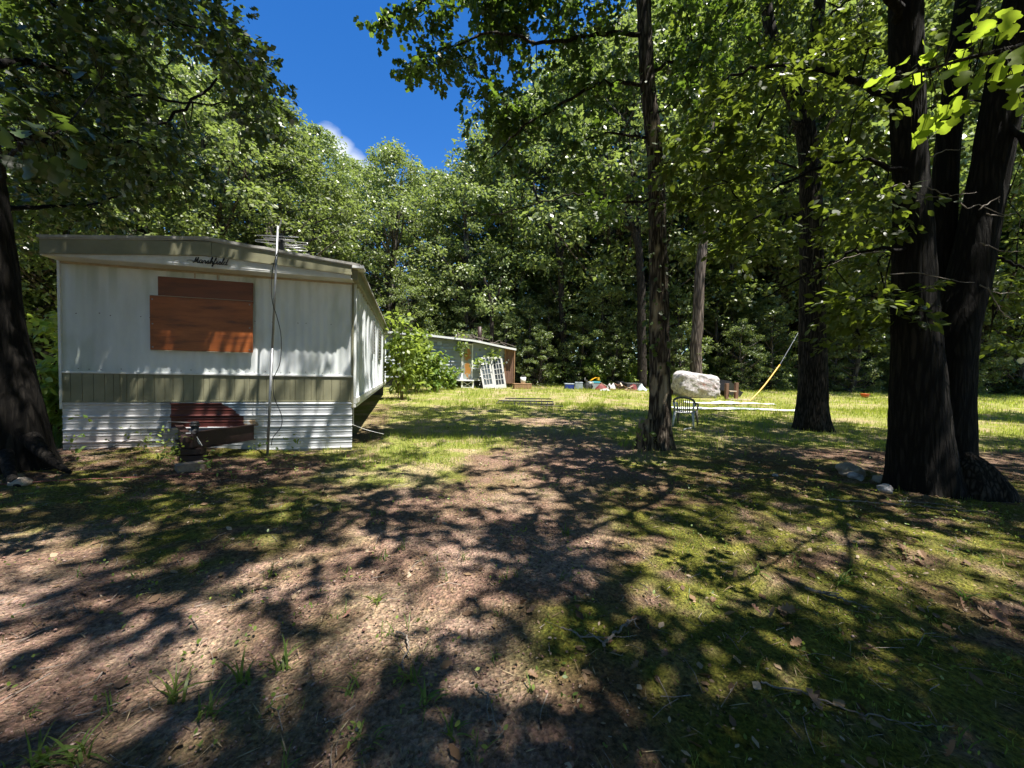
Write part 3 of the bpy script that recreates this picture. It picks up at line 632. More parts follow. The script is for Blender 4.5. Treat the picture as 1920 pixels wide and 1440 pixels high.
for q, (x, y, lab) in enumerate(((3, -4, 'oak standing behind the viewer whose crown shades the mossy ground'), (-3.4, -3.5, 'oak standing behind the viewer whose crown shades the gravel'))):
    sel = ov[own == 2 + q]
    tr = thing('shade_oak', lab, 'tree', (0, 0, 0)); mb = MB()
    bark_tube(mb, [gpt(x, y) - [0, 0, .1], np.array([x, y, 2.]), np.array([x + .1, y + .1, 5.]), np.array([x, y + .3, 9.]), np.array([x, y + .4, 13.])], [.42, .34, .3, .22, .05], 60, 40, .09, 31 + q, .4)
    mb.build('trunk', M['bark'], tr, True)
    hh = Hero([([np.array([x, y, 4.5]), np.array([x * .7, y + 2, 6.6]), np.array([x * .4, y + 4.5, 8])], .12, .03), ([np.array([x, y, 5.5]), np.array([x * 1.3, y + 2, 7.4]), np.array([x * 1.6, y + 4, 8.4])], .12, .03)])
    hh.grow(sel, .03); Vo, Fo = spray_leaves(sel, Rr(len(sel), .5, .85), 66, HEX, .155, .3, .4)
    np_mesh('crown', Vo, Fo, M['leaf_oak'], tr); hh.mb.build('limbs', M['bark'], tr, True)

# low branch of bright leaves hanging from the forked tree, and one at the left edge: each large leaf is a piece
def leaf_piece(name, mat):
    T_, F_ = strip_leaf([0, .09, .2, .31, .42, .53, .64, .74, .84, .93, 1], [.02, .14, .27, .3, .2, .24, .40, .42, .27, .24, .05], .22, -.25, .08)
    me = bpy.data.meshes.new(name); me.from_pydata(T_.tolist(), [], F_.tolist()); me.materials.append(mat)
    me.polygons.foreach_set('use_smooth', np.ones(len(F_), bool)); return me
def leafy_branch(tree, name, path, r, spots, mat, bmat, size):
    mb = MB(); P, rr = smooth_path(path, np.linspace(r, .003, len(path)), 30); mb.tube(P, rr, 7)
    spots = np.array(spots); spots = np.concatenate([spots, spots + rng.normal(0, .04, spots.shape)])
    for c in spots:
        j = np.argmin(np.linalg.norm(P - c, axis=1)); mid = (P[j] + c) / 2 + [0, 0, .02]
        mb.tube([P[j], mid, c], [.003, .002, .0015], 4)
    br = mb.build(name, bmat, tree, True); me = leaf_piece('leaf', mat)
    for c in spots:
        j = np.argmin(np.linalg.norm(P - c, axis=1)); d = Vector(tuple(c - P[j])).normalized() + Vector(tuple(rng.normal(0, .35, 3))); d.z -= .35; d.normalize()
        z = Vector((rng.normal(0, .35), rng.normal(-.1, .35), 1)); yv = z.cross(d).normalized(); z = d.cross(yv)
        s_ = size * rng.uniform(.7, 1.25)
        o = bpy.data.objects.new('leaf', me); COL.objects.link(o); o.parent = br
        mt = Matrix((d, yv, z)).transposed().to_4x4(); mt.translation = Vector(tuple(c)); o.matrix_local = mt @ Matrix.Scale(s_, 4)
    return br
sp = [at(x, y, d) for x, y, d in ((1905, 45, 2.2), (1870, 60, 2.25), (1840, 75, 2.25), (1810, 95, 2.3), (1790, 70, 2.3), (1765, 85, 2.35), (1750, 110, 2.35), (1725, 125, 2.4), (1712, 140, 2.4), (1700, 118, 2.4), (1690, 150, 2.45), (1740, 150, 2.3),
      (1780, 130, 2.25), (1815, 130, 2.2), (1850, 115, 2.15), (1885, 95, 2.1), (1910, 110, 2.1), (1895, 140, 2.1), (1860, 150, 2.15), (1905, 170, 2.1), (1880, 75, 2.2), (1830, 50, 2.3), (1770, 195, 2.5), (1790, 180, 2.5), (1750, 205, 2.5), (1735, 225, 2.6), (1765, 225, 2.6), (1725, 240, 2.6), (1800, 205, 2.4), (1660, 155, 2.5), (1680, 135, 2.5), (1918, 60, 2.1), (1845, 100, 2.3), (1795, 110, 2.4))]
leafy_branch(t3, 'low_branch', [at(2250, -60, 3.6), at(2080, 20, 2.8), at(1930, 80, 2.2), at(1830, 105, 2.25), at(1740, 130, 2.4), at(1660, 150, 2.6)], .02, sp, M['leaf_big'], M['bark'], .10)
sp = [at(x, y, d) for x, y, d in ((20, 80, 2.6), (35, 95, 2.6), (10, 240, 2.4), (40, 230, 2.4), (60, 250, 2.5), (85, 225, 2.6), (100, 240, 2.7), (25, 205, 2.5), (110, 290, 2.8), (80, 300, 2.7), (50, 290, 2.6), (130, 255, 2.9), (90, 330, 2.9), (150, 235, 3), (60, 205, 2.6), (15, 290, 2.5), (180, 130, 3.6), (200, 120, 3.6), (210, 130, 3.6), (190, 105, 3.5), (170, 75, 3.5), (165, 135, 3.4))]
leafy_branch(t4, 'low_branch', [at(-45, 420, 4.9), at(-60, 330, 3.4), at(-10, 260, 2.6), at(60, 250, 2.6), at(120, 240, 2.9), at(190, 150, 3.5)], .02, sp, M['leaf_shaded'], M['bark'], .12)
# bare twigs on the forked tree
mb = MB()
for q in ([(1668, 352), (1690, 345), (1715, 360), (1738, 368)], [(1735, 350), (1760, 362), (1800, 365), (1832, 360)], [(1720, 378), (1745, 368), (1790, 375)], [(1800, 378), (1812, 390), (1835, 385), (1860, 395), (1920, 410)], [(1835, 393), (1868, 370), (1875, 380)], [(1740, 296), (1775, 282), (1800, 280)],
          [(1700, 352), (1705, 340)], [(1840, 535), (1870, 550), (1900, 548), (1920, 560)], [(1850, 540), (1880, 590), (1915, 600)], [(1668, 515), (1720, 512), (1780, 525), (1830, 530)], [(1850, 400), (1880, 405), (1920, 395)], [(1840, 455), (1880, 470), (1920, 472)], [(1660, 470), (1600, 480), (1550, 500)]):
    P_, r_ = smooth_path([at(a + rng.normal(0, 2), b, 4.95) for a, b in q], np.linspace(.008, .003, len(q)), 14); P_ += rng.normal(0, .006, P_.shape); mb = MB(); mb.tube(P_, r_, 5); mb.build('bare_twig', M['twig'], t3, True)

# ------------------------------------------------------------------ woodland
def wood_tree(seed, H, R, base=.3, fork=True, nl=15000, ncl=120, leaf=.19):
    rr = np.random.default_rng(seed); mbt = MB()
    lean = rr.normal(0, .3, 2)
    tp = np.array([[lean[0] * t + .25 * math.sin(5 * t + seed), lean[1] * t + .2 * math.cos(4 * t + seed), H * t * .93 - .2] for t in np.linspace(0, 1, 8)])
    tr = .022 * H * np.array([1.35, 1.0, .88, .76, .62, .45, .27, .06]) * .85
    P, r = smooth_path(tp, tr, 28); dsp = 1 + .06 * rr.normal(size=(28, 10)); mbt.tube(P, r, 10, True, dsp)
    C = []; Rad = []
    while len(C) < ncl:
        t = rr.uniform(0, 1); z = H * (base + (1 - base) * t); prof = R * (math.sin(PI * min(1, t * .86 + .14)) ** .7) * (.85 + .3 * rr.random())
        a = rr.uniform(0, 2 * PI); q = prof * math.sqrt(rr.uniform(.15, 1)); prof2 = 1 + .25 * math.sin(3 * a + seed) * math.sin(9 * t)
        C.append([q * prof2 * math.cos(a), q * prof2 * math.sin(a), z]); Rad.append(rr.uniform(.38, .92) * R / 4.2)
    C = np.array(C); Rad = np.array(Rad)
    for i in range(0, ncl, 3):
        c = C[i]; zz = max(H * base * .7, c[2] - np.hypot(c[0], c[1]) * .75); k_ = np.argmin(np.abs(P[:, 2] - zz)); p = P[k_]
        mid = (p + c) / 2 + [0, 0, -.25] + rr.normal(0, .25, 3); t = np.linspace(0, 1, 6)[:, None]
        mbt.tube((1 - t) ** 2 * p + 2 * t * (1 - t) * mid + t * t * c, np.linspace(min(.11, r[k_] * .55), .015, 6), 5)
    per = nl // ncl; n = len(C)
    v = rr.normal(size=(n, per, 3)); v /= np.linalg.norm(v, axis=2)[..., None]
    rad = rr.uniform(.25, 1, (n, per)) ** .5
    Pl = C[:, None] + v * (rad * Rad[:, None])[..., None] * np.array([1, 1, .62])
    Nn = v * .7 + np.array([0, 0, .75]) + rr.normal(0, .45, v.shape); D = v * .6 + rr.normal(0, .7, v.shape); D[..., 2] -= .5
    Vl, Fl = instance(DIA[0], DIA[1], Pl.reshape(-1, 3), D.reshape(-1, 3), Nn.reshape(-1, 3), rr.uniform(.7, 1.3, n * per) * leaf * 1.12)
    return mbt, Vl, Fl
variants = []
for i, (H, R, b_, nl, nc) in enumerate(((20, 4.7, .10, 22000, 230), (19, 4.2, .08, 20000, 210), (21, 5.3, .16, 24000, 250), (17, 4.5, .06, 20000, 210), (22, 4.4, .24, 18000, 190), (12, 3.4, .03, 9000, 110))):
    variants.append((H, wood_tree(100 + i, H, R, b_, True, nl, nc)))
protos = {}
def plant_tree(px, D, top, v, label, group=None, x=None, bark='bark_far'):
    p = at(px, 700, D); p = np.array([p[0], p[1], float(tz(p[0], p[1]))])
    hy = 695 + (px - 960) * .021
    Ht = (hy - top) / FPX * D + 1.55 - p[2]; H, (mbt, Vl, Fl) = variants[v]
    s_ = Ht / H; rz = rng.uniform(0, 2 * PI); sc = (s_ * rng.uniform(1.05, 1.4), s_ * rng.uniform(1.05, 1.4), s_)
    key = (v, bark)
    if key not in protos:
        r = thing('woodland_tree', label, 'tree', p, rz, group); r.scale = sc
        mbt.build('trunk', M[bark], r, True)
        exist = [k_ for k_ in protos if k_[0] == v]
        if exist:
            c = [q for q in protos[exist[0]].children if q.name.startswith('crown')][0].copy(); COL.objects.link(c); c.parent = r
        else: np_mesh('crown', Vl, Fl, M['leaf_far'], r)
        protos[key] = r; return r
    r = dup(protos[key], p, rz, sc, label, group)
    if group is None and 'group' in r: del r['group']
    return r
G = 'trees of the woods around the yard'
front = [  # px, depth, top, variant, label
 (150, 24, 120, 0, 'leafy tree just above the left end of the mobile home roof'),
 (265, 26, 60, 2, 'tall tree behind the middle of the mobile home, partly hidden by near branches'),
 (390, 24, 150, 3, 'broad silvery oak rising over the roof peak of the mobile home'),
 (470, 27, 205, 0, 'rounded tree above the television antenna'),
 (525, 25, 210, 1, 'green tree with pointed top right of the television antenna'),
 (590, 30, 250, 4, 'narrow crown left of the small white cloud'),
 (655, 36, 312, 3, 'low crown directly beneath the small white cloud'),
 (735, 32, 285, 0, 'full round oak against the sky, right of the small cloud'),
 (815, 36, 330, 2, 'oak in the dip of the skyline above the far trailer'),
 (890, 32, 290, 1, 'oak whose crown meets the hanging branches right of the blue sky'),
 (960, 36, 215, 2, 'grey-green oak behind the leaning glass doors'),
 (1045, 35, 140, 4, 'tall crown rising behind the forking dark trunk at the blue cooler'),
 (1130, 34, 90, 0, 'oak behind the scattered junk'),
 (1225, 33, 40, 2, 'tree hidden behind the trunk of the decayed oak'),
 (1385, 34, 40, 0, 'oak behind the tipped black bin'),
 (1463, 31, -40, 4, 'thin dark trunk beyond the yellow guy-wire guard'),
 (1490, 33, 60, 1, 'second thin trunk beyond the yellow guard, leaning right'),
 (1580, 32, -60, 2, 'tree between the straight oak and the forked tree'),
 (1660, 36, -60, 0, 'tree behind the orange pot'),
 (1790, 31, -100, 2, 'tree seen through the fork of the big dark tree'),
 (1880, 33, -100, 0, 'tree behind the sunny lawn at the right edge'),
 (2000, 31, -100, 4, 'tree just beyond the right edge of the lawn'),
 (20, 22, 0, 2, 'tree behind the trunk at the left edge'),
 (75, 27, 100, 1, 'tree between the left oak and the mobile home'),
 (-120, 22, -60, 0, 'tree beyond the left edge of the yard')]
for px_, D_, tp_, v_, lab in front:
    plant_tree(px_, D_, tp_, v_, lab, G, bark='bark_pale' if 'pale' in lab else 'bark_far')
for px_, D_, tp_, v_ in ((210, 36, 130, 2), (340, 38, 140, 4), (440, 40, 210, 0), (555, 42, 290, 2), (625, 46, 345, 4), (700, 44, 330, 2), (775, 46, 345, 1), (850, 44, 340, 4), (920, 44, 280, 0), (1000, 42, 190, 1), (1090, 43, 120, 2), (1165, 42, 60, 4), (1250, 40, 30, 0), (1340, 41, 0, 1), (1430, 43, -20, 2), (1530, 42, -60, 0), (1620, 44, -60, 4), (1720, 41, -80, 1), (1830, 43, -100, 2), (1950, 42, -100, 0), (100, 40, 80, 4), (-60, 35, 20, 1)):
    plant_tree(px_, D_, tp_, v_, 'leafy tree standing deep in the woods behind the yard', 'trees deep in the woods')
for px_, D_, tp_, v_, lab in ((985, 29, 560, 5, 'small leafy sapling right of the far trailer'), (1030, 30, 540, 5, 'sapling before the woods left of the slender forking oak'), (1120, 29, 520, 5, 'sapling behind the brown junk heap'), (1165, 30, 500, 5, 'taller sapling left of the dark trunk behind the junk'), (1260, 29, 540, 5, 'sapling behind the left end of the white boulder'), (1345, 30, 520, 5, 'sapling behind the right end of the white boulder'), (1420, 29.5, 560, 5, 'sapling behind the yellow guard'), (1560, 28, 590, 5, 'bright green sapling right of the straight oak'), (1620, 31, 520, 5, 'sapling behind the lawn left of the forked tree'), (1850, 29, 520, 5, 'sapling behind the sunny lawn, right of the forked tree'), (1920, 28, 480, 5, 'sapling at the right edge of the woods'), (760, 28, 520, 5, 'sapling hiding the far trailer roof end'), (880, 30, 545, 5, 'sapling behind the stove pipe'),
        (1010, 27, 610, 5, 'low sunny sapling behind the right end of the far trailer'), (1090, 28, 590, 5, 'sunny sapling right behind the teal-rimmed tub'), (1150, 27.5, 600, 5, 'sunny sapling behind the red bundle'), (1280, 26.5, 610, 5, 'young tree right of the dark trunk, above the boulder'), (1390, 27, 600, 5, 'sunny sapling behind the black bin'), (1440, 28, 560, 5, 'sunny sapling at the upper end of the yellow guard'), (1600, 27, 560, 5, 'sunny sapling behind the lawn, between the two big trunks'), (1700, 28, 540, 5, 'sapling hidden by the left stem of the forked tree'), (1800, 27, 560, 5, 'sunny sapling right of the forked trunk'), (940, 28.5, 575, 5, 'sapling rising over the brown wooden door')):
    plant_tree(px_, D_, tp_, v_, lab, G)

for x_, y_, v_ in ((-16, -9, 0), (-9, -14, 2), (-2, -12, 3), (5, -13, 1), (11, -9, 0), (17, -3, 2), (-19, 0, 3), (18, 5, 1), (-24, 9, 2), (24, 10, 0), (0, -22, 2), (-14, -20, 0), (13, -20, 2)):  # unseen ring of trees added to block light from the low sky
    key = [k_ for k_ in protos if k_[0] == v_][0]; hv = rng.uniform(.85, 1.05)
    dup(protos[key], gpt(x_, y_), rng.uniform(0, 6.28), (hv, hv, hv), 'unseen leafy tree added beside and behind the viewer to block sky light', 'added trees around the viewer that block sky light')

def edge_trunk(label, D, limbs, bark):
    base = at(*limbs[0][0][0], D); base[2] = float(tz(base[0], base[1])) - .15; o = thing('woodland_tree', label, 'tree', base, 0, G); mb = MB()
    for k_, (pts, r0, r1) in enumerate(limbs):
        q = [at(x, y, D) - base for x, y in pts]
        if k_ == 0: q[0] = np.zeros(3)
        P_, r_ = smooth_path(q, np.linspace(r0, r1, len(q)), 22); P_ += np.r_[np.zeros((1, 3)), rng.normal(0, .03, (21, 3))]; mb.tube(P_, r_, 9)
    mb.build('trunk', M[bark], o, True)
    ends = np.array([at(*l[0][-1], D) - base for l in limbs] + [at(*l[0][len(l[0]) // 2], D) - base + rng.normal(0, 1.2, 3) for l in limbs[1:]]); C_ = np.concatenate([ends + rng.normal(0, .9, ends.shape) for _ in range(5)]); C_ = C_[C_[:, 2] > 2]
    V_, F_ = spray_leaves(C_, Rr(len(C_), .5, .9), 60, DIA, .2, .4, .7); np_mesh('crown', V_, F_, M['leaf_far'], o)
edge_trunk('slender oak with forking dark trunk behind the blue cooler', 28.6, [([(1056, 722), (1058, 640), (1053, 560), (1050, 500), (1040, 440), (1015, 400), (1000, 340)], .30, .07), ([(1050, 530), (1054, 470), (1050, 420), (1058, 350)], .17, .06), ([(1052, 570), (1035, 540), (1020, 500)], .09, .03), ([(1056, 585), (1090, 560), (1110, 545)], .08, .03)], 'bark')
edge_trunk('small dark tree with bent fork right behind the far trailer roof', 28.0, [([(920, 722), (921, 640), (922, 590), (916, 550), (908, 520)], .2, .06), ([(922, 585), (934, 550), (940, 520)], .12, .05)], 'bark')
edge_trunk('leaning oak with long arching limbs left of the decayed oak', 26.5, [([(1203, 738), (1204, 640), (1200, 500), (1188, 430), (1165, 390), (1145, 350), (1135, 270)], .34, .10), ([(1190, 440), (1150, 400), (1110, 380), (1070, 330)], .13, .04), ([(1198, 470), (1196, 400), (1186, 330), (1180, 250)], .16, .06)], 'bark')
edge_trunk('pale bare trunk rising behind the white boulder', 25.5, [([(1304, 728), (1306, 640), (1312, 520), (1320, 400), (1330, 280), (1335, 160)], .40, .2), ([(1322, 380), (1345, 300), (1375, 230)], .14, .05), ([(1326, 330), (1300, 260), (1285, 200)], .13, .05)], 'bark_pale')
edge_trunk('thin dark trunk standing behind the left stem of the forked tree', 30.0, [([(1640, 725), (1638, 600), (1645, 450), (1640, 300)], .22, .08), ([(1642, 480), (1660, 400), (1690, 330)], .1, .04)], 'bark')
edge_trunk('thin trunk in the woods behind the wooden stand', 30.0, [([(1375, 722), (1376, 600), (1372, 450), (1380, 300)], .2, .08), ([(1374, 520), (1350, 440), (1335, 380)], .09, .04)], 'bark_far')

def mass(name, P, leaf, mat, label=None, tmpl=DIA, parent=None):
    n = len(P); D = rng.normal(0, 1, (n, 3)); D[:, 2] -= .4; Nn = rng.normal(0, .6, (n, 3)) + [0, -.2, .8]
    Vl, Fl = instance(tmpl[0], tmpl[1], P, D, Nn, rng.uniform(.6, 1.3, n) * leaf)
    o = np_mesh(name, Vl, Fl, mat, parent); tag(o, label, None, None, 'stuff'); return o
# undergrowth along the wood edge (clumped)
nc = 4600; cx = rng.uniform(-34, 62, nc); cyy = 28.3 + rng.random(nc) ** 1.3 * 18 + .10 * np.abs(cx - 8) + 4 * (fbm(cx * .35, cx * 0 + 3, 3) - .5); hz = rng.uniform(0, 1, nc) ** 1.25 * (.9 + 6.5 * fbm(cx * .25 + 8, cyy * .25, 2) * sst(29, 34, cyy)) + .1
ok = (cx > 2.5) | (cyy > 33.5); cx, cyy, hz = cx[ok], cyy[ok], hz[ok]
C_ = np.stack([cx, cyy, tz(cx, cyy) + hz], -1); P_ = (C_[:, None] + rng.normal(0, 1, (len(C_), 36, 3)) * np.array([.5, .5, .36])).reshape(-1, 3)
P_ = P_[P_[:, 2] > tz(P_[:, 0], P_[:, 1])]
mass('undergrowth', P_, .185, M['leaf_under'], 'dense leafy undergrowth along the edge of the woods')
# far woods: a thick ring of foliage
n = 66000; a = rng.uniform(-1.25, 1.25, n); d = rng.uniform(50, 78, n); zz = rng.uniform(0, 1, n) ** 1.5 * (17 + 5 * np.sin(a * 23) + 3 * np.sin(a * 61)) * np.where(np.abs(a + .18) < .2, .72, 1)
x_ = np.sin(a) * d; y_ = np.cos(a) * d; q = (fbm(x_ * .3 + zz * .21, y_ * .3 + zz * .33, 3) > .40) | (zz < 5)
P_ = np.stack([x_, y_, tz(x_, y_) + zz], -1)[q]
mass('far_woods', P_, .72, M['leaf_under'], 'distant woods filling the view behind the trees')
mb = MB()
for i in range(30):
    a = rng.uniform(-1.2, 1.2); d = rng.uniform(36, 56); x = math.sin(a) * d; y = math.cos(a) * d
    if x < -6 and y < 40: continue
    z = float(tz(x, y)); hh = rng.uniform(9, 14); mb.tube([(x, y, z - .2), (x + rng.normal(0, .3), y, z + hh * .5), (x + rng.normal(0, .8), y, z + hh)], [rng.uniform(.12, .24), .14, .06], 7)
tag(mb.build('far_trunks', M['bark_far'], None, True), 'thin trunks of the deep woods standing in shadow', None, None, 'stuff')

# ------------------------------------------------------------------ the mobile home
TH = math.atan(200 / 721.0)
av = np.array([-math.sin(TH), math.cos(TH), 0]); bv = np.array([math.cos(TH), math.sin(TH), 0])
HOM = np.array([-7.1158, 6.0733, 0.0]); W = 4.27; LEN = 11.6
def hw(u, t, z): return HOM + bv * u + av * t + np.array([0, 0, z])      # u along the front, t away from the viewer
def hgrid(U, Tt, Zz): return np.stack([HOM[0] + bv[0] * U + av[0] * Tt, HOM[1] + bv[1] * U + av[1] * Tt, np.broadcast_to(Zz, np.shape(U))], -1)
RH = np.stack([bv, av, [0, 0, 1]], 1)                                      # home axes as columns
home = thing('mobile_home', 'white single-wide mobile home with boarded front window, olive band and corrugated skirting', 'mobile home', hw(W / 2, 0, 0))
OFF = Vector(tuple(-hw(W / 2, 0, 0)))
def hpart(mb, name, mat, smooth=False, bevel=0, parent=None):
    o = mb.build(name, mat, home if parent is None else parent, smooth, bevel)
    if parent is None: o.location = OFF
    return o
def hbox(mb, u0, u1, t0, t1, z0, z1): mb.box(hw((u0 + u1) / 2, (t0 + t1) / 2, (z0 + z1) / 2), (u1 - u0, t1 - t0, z1 - z0), RH)
# corrugated front sheet
u = np.arange(0, W + .001, .016); z = np.linspace(1.40, 3.16, 30)
Uu, Zz = np.meshgrid(u, z); depth = (.0018 + .0042 * sst(1.0, 2.6, Uu)) * np.cos(Uu * 2 * PI / .128) + .006 * (fbm(Uu * 1.5, Zz * 2, 2) - .5)
mb = MB(); mb.grid(hgrid(Uu, -depth, Zz)); o = hpart(mb, 'front_panel', M['front_metal'], True)
sk_ = sst(.45, .75, fbm(Uu * 9 + 3, Zz * .7 + 2, 3)) * sst(2.2, 3.1, Zz) * .28 + .22 * sst(.5, .7, fbm(Uu * 3 + 40, Zz * 1.2, 4)) + .25 * sst(1.62, 1.42, Zz + .1 * fbm(Uu * 6, Zz * 3, 2)) * fbm(Uu * 14, Zz * 2, 2) + .18 * sst(1.1, 0, Uu)
col_attr(o.data, (1 - sk_[..., None] * np.array([.75, .68, .85])).reshape(-1, 3))
mb = MB()
for i in range(0, 31): 
    for zz_ in (2.32, 1.44):
        if rng.random() < .62: mb.box(hw(.08 + i * .1365 + rng.normal(0, .01), -.009, zz_ + rng.normal(0, .008)), (.012, .006, .012), RH)
hpart(mb, 'screw_heads', M['dark_metal'])
# rusty drip stains and seams above the window
mb = MB(); hbox(mb, 1.78, 1.80, -.012, -.006, 3.0, 3.1); hbox(mb, 2.11, 2.13, -.012, -.006, 2.99, 3.08); hpart(mb, 'seam_strip', M['ply_edge'])
# olive band with upright grooves
ue = [0.0]
while ue[-1] < W: ue.append(ue[-1] + rng.choice([.085, .115, .145]))
ue[-1] = W
for a, b in zip(ue[:-1], ue[1:]):
    mb = MB(); dd_ = .012 + rng.normal(0, .0012); hbox(mb, a + .004, b - .004, -dd_, .0, .929, 1.367); hpart(mb, 'band_board', M['olive'])
mb = MB(); hbox(mb, .0, W, -.003, .004, .92, 1.37); hpart(mb, 'band_backing', M['olive'])
mb = MB(); hbox(mb, -.01, W + .01, -.03, .0, 1.368, 1.402); hpart(mb, 'upper_trim', M['trim_white'], bevel=.006)
mb = MB(); hbox(mb, -.005, W + .005, -.022, .0, .905, .93); hpart(mb, 'lower_trim', M['olive'], bevel=.004)
# skirting sheets with level ribs, hand-painted
def skirt(u0, u1, zt, zb0, zb1, dt):
    u = np.arange(u0, u1 + .001, .012); z = np.arange(0, 1.0001, 1 / 110.); Uu, Zf = np.meshgrid(u, z)
    zb = np.interp(Uu, [u0, u1], [zb0, zb1]); Zz = zb + (zt - zb) * Zf
    ph = (zt - Zz) % .205; d = .018 * np.exp(-((ph - .03) / .014) ** 2) + .006 * np.exp(-((ph - .085) / .008) ** 2) + .006 * np.exp(-((ph - .135) / .008) ** 2)
    d = d + dt + .012 * (fbm(Uu * 1.3 + 7, Zz * 3, 3) - .5)
    Cc = np.zeros(Uu.shape + (3,)) + np.array([.52, .54, .56])
    j1 = .05 * (fbm(Uu * 9, Zz * 9 + 5, 3) - .5); j2 = .16 * (fbm(Uu * 5 + 3, Zz * 14, 3) - .5)
    def put(mask, c): Cc[mask] = c
    put((Uu < 1.28 + j2 - .1 * (Zz < .5)), [.62, .61, .61])
    put((Uu < 1.25 + j2) & (Zz < .36 + j1), [.5, .46, .45])
    put((Uu > 1.27 + j2 * .6) & (Uu < 1.46), [.27, .30, .34])
    put((Uu > 1.12 + j2) & (Uu < 1.7) & (Zz < .44 + j1) & (Zz > .15), [.27, .29, .31])
    put((Uu > 2.2) & (Uu < 2.53 + j2 * .4) & (Zz > .655), [.27, .33, .40])
    put((Uu > 2.2) & (Uu < 2.82) & (Zz > .47) & (Zz < .66 + j1), [.62, .6, .55])
    put((Uu > 2.3) & (Uu < 2.70 + j2) & (Zz > .48) & (Zz < .6 + j1) & (fbm(Uu * 14, Zz * 30, 3) > .42), [.42, .29, .16])
    edge = np.where(Zz > .66, 2.20 - (Zz < .76) * .0 + np.clip((.88 - Zz) / .2, 0, 1) * .26, 2.50)
    put((Uu > 1.43 + j1 * .4) & (Uu < edge + j2 * .6) & (Zz > .475 + j1 * .2) & (Zz < .895), [.075, .016, .012])
    dirt = sst(.16, .0, Zz - zb + .12 * (fbm(Uu * 4, Zz * 6, 3) - .5)); Cc = Cc * (1 - .45 * dirt[..., None]) 
    mb = MB(); mb.grid(hgrid(Uu, -d, Zz)); o = hpart(mb, 'skirting_panel', M['paint'], True); col_attr(o.data, Cc.reshape(-1, 3)); return o
skirt(.0, 1.47, .905, .10, .02, .0); skirt(1.44, 2.9, .905, .02, -.05, .008); skirt(2.86, W + .01, .905, -.05, -.07, .016)
# boarded window: two sheets of stained plywood over a frame
mb = MB(); hbox(mb, 1.32, 2.64, -.03, -.0, 1.80, 2.99); hpart(mb, 'window_frame', M['trim_white'])
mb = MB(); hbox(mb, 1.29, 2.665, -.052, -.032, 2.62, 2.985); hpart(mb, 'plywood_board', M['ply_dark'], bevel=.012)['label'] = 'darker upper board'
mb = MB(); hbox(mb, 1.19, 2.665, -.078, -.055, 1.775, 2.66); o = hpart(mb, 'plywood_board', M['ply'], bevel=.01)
mb = MB(); hbox(mb, 1.192, 2.663, -.08, -.054, 2.661, 2.668); hpart(mb, 'board_edge', M['ply_edge']); mb = MB(); hbox(mb, 1.192, 2.663, -.08, -.054, 1.766, 1.774); hpart(mb, 'board_edge', M['ply_edge'])
mb = MB()
for uu_ in (1.23, 2.62):
    for zz_ in (1.82, 2.2, 2.6): mb.box(hw(uu_, -.081, zz_), (.02, .005, .02), RH)
hpart(mb, 'screw_heads', M['steel'])
# roof, fascia, white gable strip with the maker's script, soffit
D = .36
def zr(u): return np.interp(u, [-.06, 2.09, 4.46], [3.385, 3.600, 3.375])
ur = np.linspace(.0, 4.44, 60)
Tt = np.linspace(-D - .03, LEN + .2, 40); Uu, T2 = np.meshgrid(ur, Tt)
zz_ = zr(Uu) + .02 * (fbm(Uu * 3, T2 * 1.5, 3) - .5)
mb = MB(); mb.grid(hgrid(Uu, T2, zz_ + .012)); mb.grid(hgrid(Uu[:, ::-1], T2, zz_[:, ::-1] - .03))
for a in (0, -1): mb.grid(np.stack([hgrid(Uu[a], T2[a], zz_[a] + .012), hgrid(Uu[a], T2[a], zz_[a] - .03)]))
for a in (0, -1): mb.grid(np.stack([hgrid(Uu[:, a], T2[:, a], zz_[:, a] + .012), hgrid(Uu[:, a], T2[:, a], zz_[:, a] - .03)]))
hpart(mb, 'roof', M['roof'])
def sheet(us, ztop, zbot, t, th=.02):
    us = np.asarray(us); mb = MB()
    for i in range(len(us) - 1):
        q = [hw(us[i], t, ztop(us[i])), hw(us[i + 1], t, ztop(us[i + 1])), hw(us[i + 1], t, zbot(us[i + 1])), hw(us[i], t, zbot(us[i]))]
        q += [p + av * th for p in q]; mb.add(q, [(0, 3, 2, 1), (4, 5, 6, 7), (0, 1, 5, 4), (2, 3, 7, 6), (0, 4, 7, 3), (1, 2, 6, 5)])
    return mb
fb = lambda u: np.interp(u, [-.05, 2.1, 4.36], [3.13, 3.315, 3.19])
hpart(sheet([.02, 1.0, 2.18], lambda u: zr(u) - .05, fb, -D - .012), 'fascia_board', M['olive'])
hpart(sheet([2.185, 3.2, 4.30], lambda u: zr(u) - .052, fb, -D - .009), 'fascia_board', M['olive'])
hpart(sheet([.02, 2.1, 4.30], lambda u: fb(u) + .018, lambda u: fb(u) - .006, -D - .022, .012), 'fascia_lip', M['olive'])
hpart(sheet([.02, 2.1, 4.36], lambda u: zr(u) - .02, lambda u: zr(u) - .05, -D - .02, .012), 'drip_edge', M['roof'])
mb = MB()
hbox(mb, .02, 4.28, -D + .004, -D + .02, 3.125, 3.30); o = hpart(mb, 'gable_strip', M['trim_white'])
mb = MB(); hbox(mb, .02, 4.28, -D + .0, -D + .006, 3.19, 3.196); hbox(mb, .02, 4.28, -D + .0, -D + .006, 3.15, 3.155); hpart(mb, 'strip_ridge', M['trim_white'])
